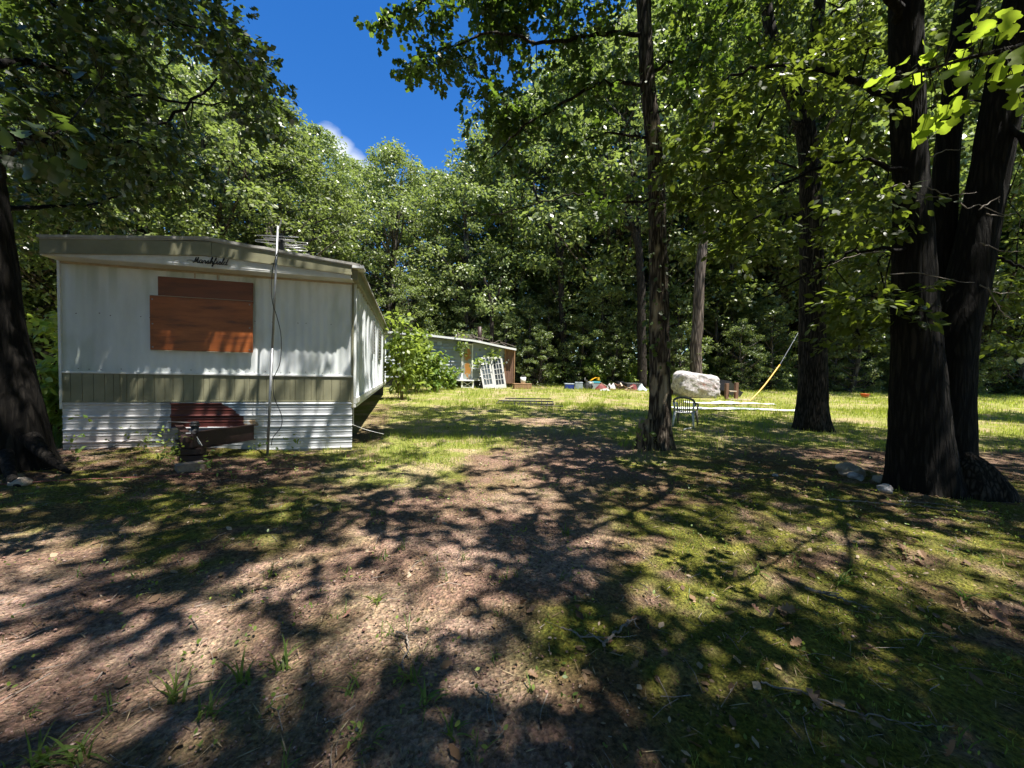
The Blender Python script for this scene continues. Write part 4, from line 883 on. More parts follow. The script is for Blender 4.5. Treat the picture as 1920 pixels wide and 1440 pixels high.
# script lettering built from bent strokes
LET = {'M': [[(-.1, .25), (.05, 0), (.2, .35), (.36, 1.75)], [(.36, 1.75), (.6, .15)], [(.6, .15), (.98, 1.8)], [(.98, 1.8), (1.02, .3), (1.15, 0), (1.32, .25)]],
       'a': [[(.75, .85), (.45, 1), (.15, .75), (.1, .3), (.35, 0), (.65, .25), (.78, .9), (.72, .2), (.9, 0), (1.05, .2)]],
       'r': [[(0, .2), (.25, .95), (.35, .8), (.6, .9), (.58, .3), (.75, 0), (.95, .2)]],
       's': [[(0, .2), (.4, 1), (.55, .4), (.4, 0), (.1, .12)], [(.4, 0), (.7, .1), (.85, .25)]],
       'h': [[(0, .2), (.45, 1.6), (.5, 2), (.3, 1.9), (.2, 0), (.5, .85), (.7, .9), (.72, .2), (.85, 0), (1.0, .2)]],
       'f': [[(0, .2), (.5, 1.6), (.5, 2), (.28, 1.6), (.1, -.6), (-.05, -.85), (-.1, -.4), (.3, 0), (.75, .25)]],
       'i': [[(0, .2), (.25, .95), (.28, .2), (.42, 0), (.6, .2)], [(.42, 1.35), (.46, 1.42)]],
       'e': [[(0, .2), (.4, .5), (.5, .85), (.32, 1), (.12, .6), (.2, .1), (.45, 0), (.75, .25)]],
       'l': [[(0, .2), (.45, 1.6), (.5, 2), (.3, 1.9), (.2, .3), (.35, 0), (.6, .2)]],
       'd': [[(.7, .85), (.4, 1), (.12, .7), (.1, .25), (.35, 0), (.62, .25), (.95, 2), (.72, .2), (.9, 0), (1.1, .25)]]}
ADV = {'M': 1.35, 'a': 1.0, 'r': .9, 's': .82, 'h': .95, 'f': .75, 'i': .6, 'e': .72, 'l': .6, 'd': 1.1}
tw = sum(ADV[c] for c in 'Marshfield'); sx = .47 / tw; x0 = 0
lettering = None
for c in 'Marshfield':
    mb = MB()
    for st in LET[c]:
        pts = [hw(1.93 + (x0 + px_ + .22 * py_) * sx, -D - .008, 3.185 + py_ * .05) for px_, py_ in st]
        P_, _r2 = smooth_path(pts, np.ones(len(pts)), len(pts) * 4 if len(pts) > 2 else 4); mb.tube(P_, .0064, 6)
    hpart(mb, 'script_letter', M['letter'], True); x0 += ADV[c]
mb = MB(); P_, _r2 = smooth_path([hw(1.84, -D - .006, 3.21), hw(1.9, -D - .006, 3.22), hw(1.97, -D - .006, 3.2)], np.ones(3), 8); mb.tube(P_, .004, 5)
hpart(mb, 'script_letter', M['letter'], True)
mb = MB(); hbox(mb, .0, 4.30, -D + .021, -.004, 3.118, 3.132); hpart(mb, 'soffit', M['trim_white'])
mb = MB(); hbox(mb, .0, W, -.02, -.003, 3.085, 3.117); hpart(mb, 'top_trim', M['ply_edge'])
# corner trim, eave box at the right corner
mb = MB(); hbox(mb, W - .012, W + .022, -.028, .035, .80, 3.15); hpart(mb, 'corner_trim', M['olive'])
mb = MB(); hbox(mb, -.02, .012, -.028, .035, .80, 3.12); hpart(mb, 'corner_trim', M['trim_white'])
mb = MB(); hbox(mb, 4.30, 4.50, -D - .03, -D + .25, 3.305, 3.365); hpart(mb, 'gutter_end', M['trim_white'], bevel=.01)
# long right wall: ribbed sheets, eave trim, windows, floor trim
tt = []; dd = []
t_ = .03
k_ = 0
while t_ < LEN:
    wdt = [.38, .14, .24][k_ % 3]; k_ += 1
    tt += [t_, t_ + .012, t_ + .075, t_ + .087]; dd += [0, .06, .06, 0]; t_ += wdt + .07
tt = np.array(tt + [LEN]); dd = np.array(dd + [0])
T2, Zz = np.meshgrid(tt, np.array([.98, 2.0, 3.12])); mb = MB(); mb.grid(hgrid(W + np.array([dd] * 3), T2, Zz)); hpart(mb, 'side_panel', M['white_metal'])
mb = MB(); hbox(mb, W - .02, W + .075, .04, LEN, .86, .978); hpart(mb, 'floor_trim', M['trim_white'], bevel=.01)
mb = MB(); hbox(mb, W - .02, W + .06, .04, LEN, .79, .855); hpart(mb, 'floor_trim', M['trim_white'], bevel=.01)
mb = MB(); hbox(mb, W + .0, W + .12, -.3, LEN + .1, 3.12, 3.33); hpart(mb, 'eave_trim', M['olive'], bevel=.01)
for t0, t1, z0, z1 in ((3.9, 4.25, 2.0, 2.85), (5.9, 7.3, 1.9, 2.85), (9.0, 9.8, 1.1, 3.0)):
    mb = MB()
    for q in ((t0, t1, z0 - .04, z0), (t0, t1, z1, z1 + .04), (t0 - .04, t0, z0 - .04, z1 + .04), (t1, t1 + .04, z0 - .04, z1 + .04)): hbox(mb, W + .005, W + .095, *q)
    fr = hpart(mb, 'window', M['alu'])
    mb = MB(); hbox(mb, W + .066, W + .070, t0, t1, z0, z1); o = mb.build('pane', M['glass'], fr)
    for zq in np.arange(z0 + .1, z1, .1):
        mb = MB(); hbox(mb, W + .071, W + .09, t0 + .005, t1 - .005, zq - .008, zq + .008); o = mb.build('louvre', M['alu'], fr)
# body and underside
mb = MB(); hbox(mb, .03, W - .02, .03, LEN - .02, .80, 3.10); hpart(mb, 'body', M['trim_white'])
mb = MB(); hbox(mb, -.005, .025, .03, LEN, .1, 3.1); hpart(mb, 'far_side_panel', M['white_metal'])  # left wall, carried down below the floor to keep the underside dark
for uu_ in (1.2, 3.05):
    mb = MB(); hbox(mb, uu_ - .05, uu_ + .05, .2, LEN - .2, .52, .80); hpart(mb, 'chassis_beam', M['dark_metal'])
for tq in (2.6, 5.2, 8.2, 10.8):
    for uu_ in (1.2, 3.05):
        mb = MB(); p = hw(uu_, tq, 0); zb = float(tz(p[0], p[1])) - .05
        for kz in range(3): hbox(mb, uu_ - .2, uu_ + .2, tq - .2, tq + .2, zb + kz * (.52 - zb) / 3, zb + (kz + 1) * (.52 - zb) / 3 - .006)
        hpart(mb, 'pier', M['concrete'])
mb = MB(); hbox(mb, .0, W - .05, LEN - .1, LEN - .04, .0, .8); hpart(mb, 'rear_light_block', M['dark_metal'])  # panel added to close off the rear so the underside stays dark
mb = MB(); mb.tube([hw(W - .03, .45, .8), hw(W - .03, .46, .42)], .012, 6); hpart(mb, 'hanging_strap', M['alu'])
mb = MB(); P_, _ = smooth_path([hw(W + .0, .05, .47), hw(W + .25, .3, .32), hw(W + .55, .5, .2)], np.ones(3), 10); mb.tube(P_, .005, 5); hpart(mb, 'loose_wire', M['plastic_white'])
# towing tongue: two I-beams meeting at the coupler, with jack
def ibeam(mb, a, b, h=.24, wd=.1):
    a, b = np.array(a), np.array(b); d = (b - a) / np.linalg.norm(b - a); s = np.cross(d, [0, 0, 1]); Mx = np.stack([d, s, [0, 0, 1]], 1); L = np.linalg.norm(b - a); c = (a + b) / 2
    mb.box(c, (L, .014, h), Mx); mb.box(c + [0, 0, h / 2 + .006], (L, wd, .012), Mx); mb.box(c - [0, 0, h / 2 + .006], (L, wd, .012), Mx)
tongue = MB(); CP = hw(2.12, -.90, .40)
ibeam(tongue, CP + bv * .07, hw(2.66, -.03, .38)); hpart(tongue, 'tongue_beam', M['rust'])
tongue = MB(); ibeam(tongue, CP - bv * .07, hw(1.55, -.03, .40)); hpart(tongue, 'tongue_beam', M['rust'])
mb = MB(); mb.box(CP - av * .04, (.17, .14, .2), RH); mb.box(CP - av * .14 + [0, 0, .04], (.10, .1, .1), RH); hpart(mb, 'coupler', M['rust'], bevel=.015)
mb = MB(); jb = CP + av * .12; mb.cyl(jb + [0, 0, -.3], jb + [0, 0, .2], .05, 14); mb.cyl(jb + [0, 0, .2], jb + [0, 0, .23], .065, 14); mb.cyl(jb + [0, 0, .23], jb + [0, 0, .27], .05, 14)
mb.tube([jb + [0, 0, .25], jb - bv * .18 + [0, 0, .26], jb - bv * .34 + [0, 0, .27]], .009, 6); hpart(mb, 'jack', M['dark_metal'], True)
mb = MB(); 
for q in range(4):
    P_, _ = smooth_path([jb + [.05, -.05, .06] + rng.normal(0, .012, 3), jb + [.11, -.08, .04] + rng.normal(0, .02, 3), jb + [.07 + .04 * q, -.1, -.02 - .02 * q]], np.ones(3), 8); mb.tube(P_, .006, 5)
hpart(mb, 'white_tie', M['plastic_white'])
# support under the tongue
def ground_box(name, label, cat, xy, size, rz, mat, lift=0, bevel=.015, group=None):
    p = gpt(*xy); o = thing(name, label, cat, (p[0], p[1], p[2] + lift), rz, group)
    return o
p = CP + av * .06; zb = float(tz(p[0], p[1]))
o = thing('support_block', 'dark stacked block carrying the rusty towing tongue', 'block', (p[0], p[1], zb), TH)
mb = MB(); hgt = .295 - zb
mb.box((0, 0, hgt * .25 - .02), (.32, .2, hgt * .5)); mb.box((0.01, 0, hgt * .75 - .01), (.26, .19, hgt * .5 - .01)); mb.build('blocks', M['rust'], o, bevel=.01)
p = gp(356, 882); p = gpt(p[0], p[1]); o = thing('concrete_block', 'tan concrete block lying before the towing tongue', 'block', (p[0], p[1], p[2] - .05), .9); o.scale = (.72, .72, .8)
mb = MB()
for q in ((0, -.09, .42, .035), (0, .09, .42, .035), (-.19, 0, .035, .145), (0, 0, .03, .145), (.19, 0, .035, .145)): mb.box((q[0], q[1], .08), (q[2], q[3], .19))
mb.build('body', M['concrete'], o, bevel=.006); mb = MB(); mb.box((0, 0, .177), (.44, .23, .02)); mb.build('cap', M['concrete'], o, bevel=.006)
# television aerial on a leaning mast
p = at(501, 855, 6.38); base = np.array([p[0], p[1], float(tz(p[0], p[1])) - .05]); top = at(521, 424, 6.40)
o = thing('television_antenna', 'tall thin steel mast with television aerial leaning against the front of the mobile home', 'antenna', base)
ob = Vector(tuple(-base)); mb = MB(); mb.tube([base, base * .52 + top * .48], .021, 10); mb.tube([base * .53 + top * .47, top], .017, 10)
q = mb.build('mast', M['steel'], o, True); q.location = ob
ah = at(526, 452, 6.7); bd = np.array([-.15, .97, .12]); bd /= np.linalg.norm(bd); cr_ = np.cross(bd, [0, 0, 1]); cr_ /= np.linalg.norm(cr_)
mb = MB(); mb.box(ah + bd * .38, (.03, 1.05, .03), np.stack([cr_, bd, np.cross(cr_, bd)], 1)); q = mb.build('boom', M['alu'], o); q.location = ob
mb = MB(); mb.box(at(528, 458, 6.72), (.07, .12, .34), RH); q = mb.build('coupler_box', M['black'], o, bevel=.01); q.location = ob
mb = MB(); mb.tube([top - [0, 0, .1], top + [.06, .0, .1]], .012, 6); q = mb.build('mast_tip', M['alu'], o); q.location = ob
for k_, (bpos, ln, dz, fold) in enumerate(((-.10, .66, .10, 0), (-.05, .5, .05, 0), (.05, .84, -.02, 1), (.2, .60, -.06, 0), (.35, .56, -.09, 0), (.5, .54, -.13, 0), (.65, .5, -.17, 0), (.85, .46, -.2, 0))):
    mb = MB(); c = ah + bd * bpos + [0, 0, dz * .55]; e = ln / 2
    if fold:
        P_ = [c + cr_ * (e * math.cos(a)) + np.array([0, 0, .028 * math.sin(a) + .0]) for a in np.linspace(0, 2 * PI, 28)]
        P_ = [c + cr_ * np.clip(np.dot(x - c, cr_) * 1.15, -e, e) + np.array([0, 0, x[2] - c[2]]) for x in P_]; mb.tube(P_, .006, 6, False)
    else: mb.tube([c - cr_ * e, c + cr_ * e + [0, 0, rng.normal(0, .01)]], .0055 if k_ > 1 else .009, 6)
    q = mb.build('element', M['alu'], o, True); q.location = ob
mb = MB(); L_ = [at(x, y, 6.34) for x, y in ((522, 470), (512, 500), (509, 545), (512, 572), (518, 590), (527, 630), (525, 680), (513, 710), (513, 740), (518, 755), (528, 780), (527, 800), (512, 820), (509, 835))]
P_, _ = smooth_path(L_, np.ones(len(L_)), 60); mb.tube(P_, .006, 6); q = mb.build('cable', M['black'], o, True); q.location = ob
# hoses and wires on the ground
def lay(name, label, cat, pts, r, mat, lift=.01):
    P_, _ = smooth_path([(x, y, 0) for x, y in pts], np.ones(len(pts)), len(pts) * 12); P_[:, 2] = tz(P_[:, 0], P_[:, 1]) + .012 * fbm(P_[:, 0] * 3, P_[:, 1] * 3, 2) + r + lift
    mb = MB(); Q_ = P_ - P_[0]
    if 'twig' in name:
        Q_ = Q_ + rng.normal(0, r * .3, Q_.shape); Q_[:, :2] += (fbm(Q_[:, 0] * 6, Q_[:, 1] * 6 + r * 900, 3)[:, None] - .5) * .09; mb.tube(Q_, np.linspace(r, r * .35, len(Q_)) * .7, 6)
        for q in range(3):
            j_ = rng.integers(3, len(Q_) - 3); d_ = (Q_[j_ + 1] - Q_[j_ - 1]); d_ /= np.linalg.norm(d_) + 1e-9; d_ = d_ + rng.normal(0, .6, 3) * [1, 1, .25]; l_ = rng.uniform(4, 12) * r
            mb.tube([Q_[j_], Q_[j_] + d_ * l_ * .5 + rng.normal(0, r, 3), Q_[j_] + d_ * l_], [r * .4, r * .3, r * .15], 5)
    else: mb.tube(Q_, r, 7)
    o = mb.build(name, mat, None, True); o.location = tuple(P_[0]); return tag(o, label, cat)
lay('garden_hose', 'thin red-brown hose stretched over the leaves in front of the mobile home', 'hose', [gp(*q)[:2] for q in ((-60, 922), (40, 912), (150, 905), (260, 900), (330, 895), (420, 890), (500, 884), (580, 879))], .007, M['hose'], .006)
P_ = [hw(u_, -.12 - .1 * q, .0) for u_, q in ((.75, 1), (.85, 0), (1.0, 0), (1.12, 0), (1.2, 1.5))]; hz_ = [.06, .12, .15, .1, .02]
P2 = np.array([[p[0], p[1], float(tz(p[0], p[1])) + h] for p, h in zip(P_, hz_)]); P3, _ = smooth_path(P2, np.ones(5), 30)
mb = MB(); mb.tube(P3 - P3[0], .007, 6); q = mb.build('black_wire', M['black'], None, True); q.location = tuple(P3[0]); tag(q, 'black wire looping up against the white skirting', 'wire')

# ------------------------------------------------------------------ the far trailer
TA = math.radians(13)
fo = np.array([-.5, 24.45, 0]); fx = np.array([math.cos(TA), math.sin(TA), 0]); fy = np.array([-math.sin(TA), math.cos(TA), 0])
FZ = .46
def fw_(x, y, z): return fo + fx * x + fy * y + np.array([0, 0, z + FZ])
RF = np.stack([fx, fy, [0, 0, 1]], 1)
tr = thing('far_trailer', 'grey run-down trailer with lap siding and rusty stove pipe beyond the lawn', 'trailer', fw_(-2, 0, 0)); offt = Vector(tuple(-fw_(-2, 0, 0)))
def fpart(mb, name, mat, smooth=False, bevel=0, parent=None):
    o = mb.build(name, mat, parent or tr, smooth, bevel)
    if parent is None: o.location = offt
    return o
def fbox(mb, x0, x1, y0, y1, z0, z1): mb.box(fw_((x0 + x1) / 2, (y0 + y1) / 2, (z0 + z1) / 2), (x1 - x0, y1 - y0, z1 - z0), RF)
def fzr(x): return np.interp(x, [-9, -4.6, -2.0, .6], [3.35, 3.15, 2.95, 2.5])
def lap(x0, x1, z0, z1f, y, step=.2):
    mb = MB(); z = z0
    while z < 3.3:
        xs_ = np.linspace(x0, x1, 12); zt = np.minimum(z + step, z1f(xs_)); zz = np.minimum(z, z1f(xs_))
        a = np.array([fw_(q, y - .075, w_) for q, w_ in zip(xs_, zz)]); b = np.array([fw_(q, y, w_) for q, w_ in zip(xs_, zt)])
        c = np.array([fw_(q, y, w_) for q, w_ in zip(xs_, zz)])
        mb.grid(np.stack([c, a, b])); z += step
    return mb
fpart(lap(-10.5, -2.75, .55, lambda x: fzr(x) - .1, .0, .2), 'siding', M['siding'])
fpart(lap(-2.06, -.02, .55, lambda x: fzr(x) - .1, .02, .2), 'siding', M['siding'])
mb = MB(); fbox(mb, -10.5, -.0, .05, 3.6, .5, 2.45); fpart(mb, 'body', M['siding'])
mb = MB(); xs_ = np.linspace(-10.6, .65, 40); yy_ = np.linspace(-.35, 3.8, 8); Xq, Yq = np.meshgrid(xs_, yy_)
zq = fzr(Xq) + .03 * (fbm(Xq * 1.7, Yq * 2, 3) - .5) - .02 * (Yq < -.2)
Pq = fo + Xq[..., None] * fx + Yq[..., None] * fy; Pq[..., 2] = zq + FZ; Pb = Pq.copy(); Pb[..., 2] -= .07
mb.grid(Pq); mb.grid(Pb[:, ::-1]); mb.grid(np.stack([Pq[0], Pb[0]])); mb.grid(np.stack([Pq[:, -1], Pb[:, -1]])); fpart(mb, 'roof', M['roof'])
mb = MB(); 
ex = np.linspace(-10.62, .66, 30)
for y_ in (-.385, -.355): mb.grid(np.stack([np.array([fw_(q, y_, fzr(q) + .0) for q in ex]), np.array([fw_(q, y_, fzr(q) - .12) for q in ex])]))
mb.grid(np.stack([np.array([fw_(q, -.385, fzr(q) - .12) for q in ex]), np.array([fw_(q, -.355, fzr(q) - .12) for q in ex])]))
fpart(mb, 'roof_edge', M['trim_white'])
mb = MB(); mb.cyl(fw_(-1.55, .5, 2.7), fw_(-1.55, .5, 3.85), .13, 10); mb.cyl(fw_(-1.55, .5, 2.85), fw_(-1.55, .5, 3.0), .22, 10, .14); fpart(mb, 'stove_pipe', M['rust'], True)
# rusted door at the left of the porch, wooden door at its right
mb = MB(); fbox(mb, -2.75, -2.62, -.05, .02, .5, 2.72); fbox(mb, -2.10, -2.03, -.08, .03, .5, 2.72); fbox(mb, -2.62, -2.10, -.05, .02, 2.62, 2.72); fpart(mb, 'door_frame', M['trim_white'])
mb = MB(); fbox(mb, -2.60, -2.12, -.03, .02, .52, 2.60); mb = MB(); Xd, Zd = np.meshgrid(np.linspace(-2.60, -2.12, 20), np.linspace(.52, 2.60, 60)); Pd = fo + Xd[..., None] * fx - .034 * fy; Pd[..., 2] = Zd + FZ; mb.grid(Pd)
jn = (fbm(Xd * 8, Zd * 7, 3) - .5) * 1.3; f_o = np.maximum(sst(1.15, .8, np.hypot((Xd + 2.36) / .2, (Zd - 2.05) / .36) + jn), sst(1.15, .8, np.hypot((Xd + 2.34) / .19, (Zd - 1.15) / .5) + jn))
o = fpart(mb, 'door', M['paint']); col_attr(o.data, (np.array([.24, .27, .24]) * (1 - f_o[..., None]) + np.array([.34, .155, .03]) * f_o[..., None]).reshape(-1, 3)); o['label'] = 'greenish door with two big orange rust patches'
dm = mb = MB(); fbox(mb, -.02, .04, -.08, .03, .25, 2.52); fbox(mb, .60, .66, -.08, .03, .25, 2.45); fbox(mb, .04, .60, -.08, .0, 2.43, 2.48); fpart(mb, 'door_frame', M['old_wood'])
for q in range(4):
    mb = MB(); fbox(mb, .045 + q * .139, .045 + (q + 1) * .139 - .008, -.03 - .008 * (q % 2), .0, .30, 2.42); fpart(mb, 'plank', M['brown_wood'])
mb = MB(); mb.cyl(fw_(.12, -.05, 1.62), fw_(.12, -.03, 1.62), .07, 10); mb.cyl(fw_(.25, -.05, 1.78), fw_(.25, -.03, 1.78), .035, 8); fpart(mb, 'white_plate', M['white_paint'])
mb = MB(); fbox(mb, .0, .63, .0, 2.2, .25, 2.45); fpart(mb, 'lean_to', M['old_wood'])
# window and vent on the long wall
mb = MB()
for q in ((-5.35, -4.35, 2.0, 2.06), (-5.35, -4.35, 1.1, 1.16), (-5.35, -5.29, 1.1, 2.06), (-4.41, -4.35, 1.1, 2.06)): fbox(mb, q[0], q[1], -.06, .0, q[2], q[3])
fr = fpart(mb, 'window', M['white_paint']); mb = MB(); fbox(mb, -5.29, -4.41, -.03, -.02, 1.16, 2.0); mb.build('pane', M['white_paint'], fr)
mb = MB(); fbox(mb, -4.2, -3.95, -.07, .0, 2.55, 2.8); fpart(mb, 'vent', M['greyblue'])
mb = MB(); fbox(mb, -2.8, .0, -.02, .0, .42, .56); fpart(mb, 'sill_board', M['trim_white'])
# porch: posts, cross braces, deck
for x_ in (-2.72, -2.06):
    mb = MB(); fbox(mb, x_ - .05, x_ + .05, -.55, -.45, -.3, .42); fpart(mb, 'porch_post', M['white_paint'])
mb = MB(); fbox(mb, -3.1, -2.0, -.62, .0, .42, .48); fpart(mb, 'porch_deck', M['white_paint'])
for s_ in (1, -1):
    mb = MB(); mb.tube([fw_(-2.68, -.5, .21 - .17 * s_), fw_(-2.10, -.5, .21 + .17 * s_)], .02, 4); fpart(mb, 'brace', M['white_paint'])
mb = MB(); fbox(mb, -2.72, -2.06, -.54, -.48, .0, .05); fpart(mb, 'brace', M['white_paint'])
mb = MB(); fbox(mb, -10.4, -3.2, .05, .1, -.3, .5); fbox(mb, -2.0, .6, .3, .35, -.3, .5); fpart(mb, 'underpinning', M['dark_metal'])
# vine and dead branches over the trailer roof
mb = MB()
for q in range(16):
    x_ = rng.uniform(-3.2, .5); P_, _ = smooth_path([fw_(x_, -.2, fzr(x_) + .05), fw_(x_ + rng.normal(0, .3), -.1, fzr(x_) + .3 * rng.random() + .1), fw_(x_ + rng.normal(0.4, .5), .1, fzr(x_) + .05)], np.ones(3), 9); mb.tube(P_, .012, 5)
o = mb.build('dead_vine', M['twig'], None); tag(o, 'tangle of bare vine stems lying on the far trailer roof', 'vine')
P_ = np.concatenate([fw_(-2.75, -.35, 2.6) + rng.normal(0, 1, (90, 3)) * [.2, .1, .36], fw_(-.75, -.3, 2.1) + rng.normal(0, 1, (70, 3)) * [.3, .1, .22], fw_(-1.75, -.35, 1.6) + rng.normal(0, 1, (60, 3)) * [.22, .1, .18]])
for lab, a, b in (('leafy vine hanging beside the rusted door of the far trailer', 0, 90), ('dark leafy vine over the leaning glass doors', 90, 160), ('small leafy vine between rusted door and glass doors', 160, 230)):
    o = mass('vine', P_[a:b], .2, M['leaf_bush'] if a == 0 else M['leaf_under'], lab, OAKS); o['kind'] = 'thing'; o['category'] = 'vine'
mb = MB(); P_, _ = smooth_path([fw_(-1.55, -.5, -.05), fw_(-1.5, -.48, .5), fw_(-1.6, -.45, 1.0), fw_(-1.55, -.4, 1.5)], np.ones(4), 20); mb.tube(P_, .012, 5); o = thing('white_flowered_weed', 'tall pale weed growing left of the leaning glass doors', 'weed', gpt(*fw_(-1.55, -.5, 0)[:2]))
q = mb.build('stem', M['twig'], o); q.location = tuple(-np.array(o.location)); Pw = np.array([P_[i] + rng.normal(0, .1, 3) for i in rng.integers(0, 20, 40)]); q = mass('leaf_cluster', Pw, .13, M['plastic_white'], None, OAKS, o); q.location = tuple(-np.array(o.location)); q['kind'] = 'thing'
# two French doors leaning
def french(label, x, tilt, roll, glass):
    p = fw_(x, -.75, 0); p[2] = float(tz(p[0], p[1]))
    o = thing('french_door', label, 'door', p, TA); o.rotation_euler = (-tilt, roll, TA)
    w_, h_ = .72, 2.02; st = .11
    mb = MB()
    for q in ((-w_ / 2 + st / 2, st, h_ / 2, h_), (w_ / 2 - st / 2, st, h_ / 2, h_)): mb.box((q[0], 0, q[2]), (q[1], .045, q[3]))
    mb.box((0, 0, h_ - .06), (w_ - 2 * st, .045, .12)); mb.box((0, 0, .13), (w_ - 2 * st, .045, .26)); mb.build('frame', M['door_paint'], o)
    gw = w_ - 2 * st; gh = h_ - .38; mb = MB()
    for i in (1, 2): mb.box((-gw / 2 + gw * i / 3, 0, .26 + gh / 2), (.03, .04, gh))
    for j in range(1, 5): mb.box((0, 0.001, .26 + gh * j / 5), (gw, .036, .03))
    mb.build('glazing_bars', M['door_paint'], o); pm = None
    for i in range(3):
        for j in range(5):
            if pm is None: mb = MB(); mb.box((0, 0, 0), (gw / 3 - .028, .008, gh / 5 - .028)); q = mb.build('pane', glass, o); pm = q.data
            else: q = bpy.data.objects.new('pane', pm); COL.objects.link(q); q.parent = o
            q.location = (-gw / 2 + gw * (i + .5) / 3, 0.004, .26 + gh * (j + .5) / 5)
    mb = MB(); mb.cyl((w_ / 2 - .05, -.06, 1.0), (w_ / 2 - .05, -.02, 1.0), .03, 8); mb.build('knob', M['dark_metal'], o)
french('white glass-paned door leaning on the far trailer, the left one reflecting blue sky', -1.08, .26, -.16, M['mirror_glass'])
french('white glass-paned door leaning on the far trailer, the right one with dull panes', -.36, .22, -.13, M['glass'])
# boxes right of the doors
def box_thing(name, label, cat, p, size, rz, mat, lid=None, lidmat=None, group=None, taper=1.0):
    z = float(tz(p[0], p[1])); o = thing(name, label, cat, (p[0], p[1], z - .02 + (p[2] if len(p) > 2 else 0)), rz, group); w_, d_, h_ = size
    mb = MB(); a = .5; b = .5 * taper
    mb.add([(-w_ * b, -d_ * b, 0), (w_ * b, -d_ * b, 0), (w_ * b, d_ * b, 0), (-w_ * b, d_ * b, 0), (-w_ * a, -d_ * a, h_), (w_ * a, -d_ * a, h_), (w_ * a, d_ * a, h_), (-w_ * a, d_ * a, h_)],
           [(0, 3, 2, 1), (4, 5, 6, 7), (0, 1, 5, 4), (1, 2, 6, 5), (2, 3, 7, 6), (3, 0, 4, 7)])
    mb.build('body', mat, o, bevel=.02)
    if lid: mb = MB(); mb.box((0, 0, h_ + lid / 2 + .002), (w_ * 1.04, d_ * 1.04, lid)); mb.build('lid', lidmat or mat, o, bevel=.015)
    return o
q = fw_(.95, -.9, 0); box_thing('wooden_step', 'reddish low wooden box beside the wooden door of the far trailer', 'box', (q[0], q[1]), (1.1, .5, .3), TA, M['old_wood'], .05)
q = fw_(1.02, -.85, 0); o = thing('white_bucket', 'white bucket standing on the low wooden box', 'bucket', (q[0], q[1], float(tz(q[0], q[1])) + .34)); mb = MB(); mb.cyl((0, 0, 0), (0, 0, .38), .15, 14, .18); mb.build('pail', M['plastic_white'], o, True); mb = MB(); mb.tube([(0.18 * math.cos(a), .02, .36 + .1 * math.sin(a)) for a in np.linspace(0, PI, 9)], .006, 5); mb.build('handle', M['alu'], o)
for (x_, y_, l_, lab) in ((1.8, -1.1, 1.2, 'grey plank propped beside the white bucket'), (2.35, -.9, .9, 'pale board lying in the junk right of the white bucket')):
    q = fw_(x_, y_, 0); o = thing('loose_board', lab, 'board', gpt(q[0], q[1])); mb = MB(); mb.box((0, 0, .16), (l_, .14, .025), Matrix.Rotation(.3, 3, 'Y')); mb.build('plank', M['twig'], o)

# ------------------------------------------------------------------ junk on the lawn
box_thing('blue_cooler', 'blue picnic cooler with pale lid at the left end of the junk row', 'cooler', (3.66, 24.6), (.58, .36, .32), .1, M['blue'], .06, M['greyblue'])
o = box_thing('grey_tote', 'grey-blue plastic tote right beside the blue cooler', 'tote', (4.33, 24.9), (.48, .4, .42), -.1, M['greyblue'], .05)
o = box_thing('teal_tote', 'teal-rimmed clear tub behind the dark motor', 'tub', (5.35, 25.3), (.75, .5, .42), .15, M['greyblue'], .09, M['teal'], taper=.85)
o = thing('yellow_scoop', 'yellow plastic scoop sticking up from the teal-rimmed tub', 'scoop', (5.42, 25.3, float(tz(5.42, 25.3)) + .50), .3); mb = MB(); P2 = np.array([[(-.3 + .03 * i, -.1, 0 + .012 * i), (-.3 + .03 * i, .1, .02 + .012 * i)] for i in range(20)]); P2[..., 2] += .08 * np.sin(np.linspace(0, 3, 20))[:, None]; mb.grid(P2); P3 = P2.copy(); P3[..., 2] += .02; mb.grid(P3); mb.box((.25, 0, .18), (.14, .2, .2)); mb.build('blade', M['yellow'], o); mb = MB(); mb.tube([(-.3, 0, .02), (-.5, 0, .0)], .02, 6); mb.build('handle', M['yellow'], o)
o = thing('dark_motor', 'dark old engine block with white cover among the junk', 'engine', gpt(4.85, 24.5), .2); mb = MB(); mb.box((0, 0, .2), (.42, .34, .36)); mb.cyl((-.12, 0, .38), (-.12, 0, .62), .07, 10); mb.cyl((.1, -.2, .2), (.1, -.28, .2), .13, 12); mb.build('block', M['dark_metal'], o, bevel=.02); mb = MB(); mb.box((.16, -.02, .44), (.28, .3, .12)); mb.build('cover', M['plastic_white'], o, bevel=.02); mb = MB(); mb.cyl((-.2, .05, .6), (-.2, .05, .78), .012, 6); mb.build('rod', M['plastic_white'], o)
def rag(name, label, cat, x, y, sx, sy, h, mat, seed):
    n = 15; gx, gy = np.meshgrid(np.linspace(-1, 1, n), np.linspace(-1, 1, n)); r = np.hypot(gx, gy); zz = h * np.clip(1 - r ** 2 * .8, 0.0, 1) * (.35 + 1.3 * fbm(gx * 2 + seed, gy * 2 + seed * 3, 3)) * (r < 1.25)
    p = gpt(x, y); P = np.stack([gx * sx * (1 + .3 * (fbm(gx * 1.5 + seed, gy * 1.5, 2) - .5)), gy * sy, zz], -1); P[..., 2] += -.01
    mb = MB(); mb.grid(P); Pb_ = P.copy(); Pb_[..., 2] = -.03; mb.grid(Pb_[:, ::-1])
    o = mb.build(name, mat, None, True); o.location = tuple(p); tag(o, label, cat); return o
rag('red_cloth', 'crumpled red cloth in front of the teal-rimmed tub', 'cloth', 5.7, 24.4, .42, .3, .34, M['red'], 3)
rag('white_rag', 'dirty white rag on the grass before the red cloth', 'rag', 5.75, 23.7, .35, .22, .14, M['dull_white'], 5)
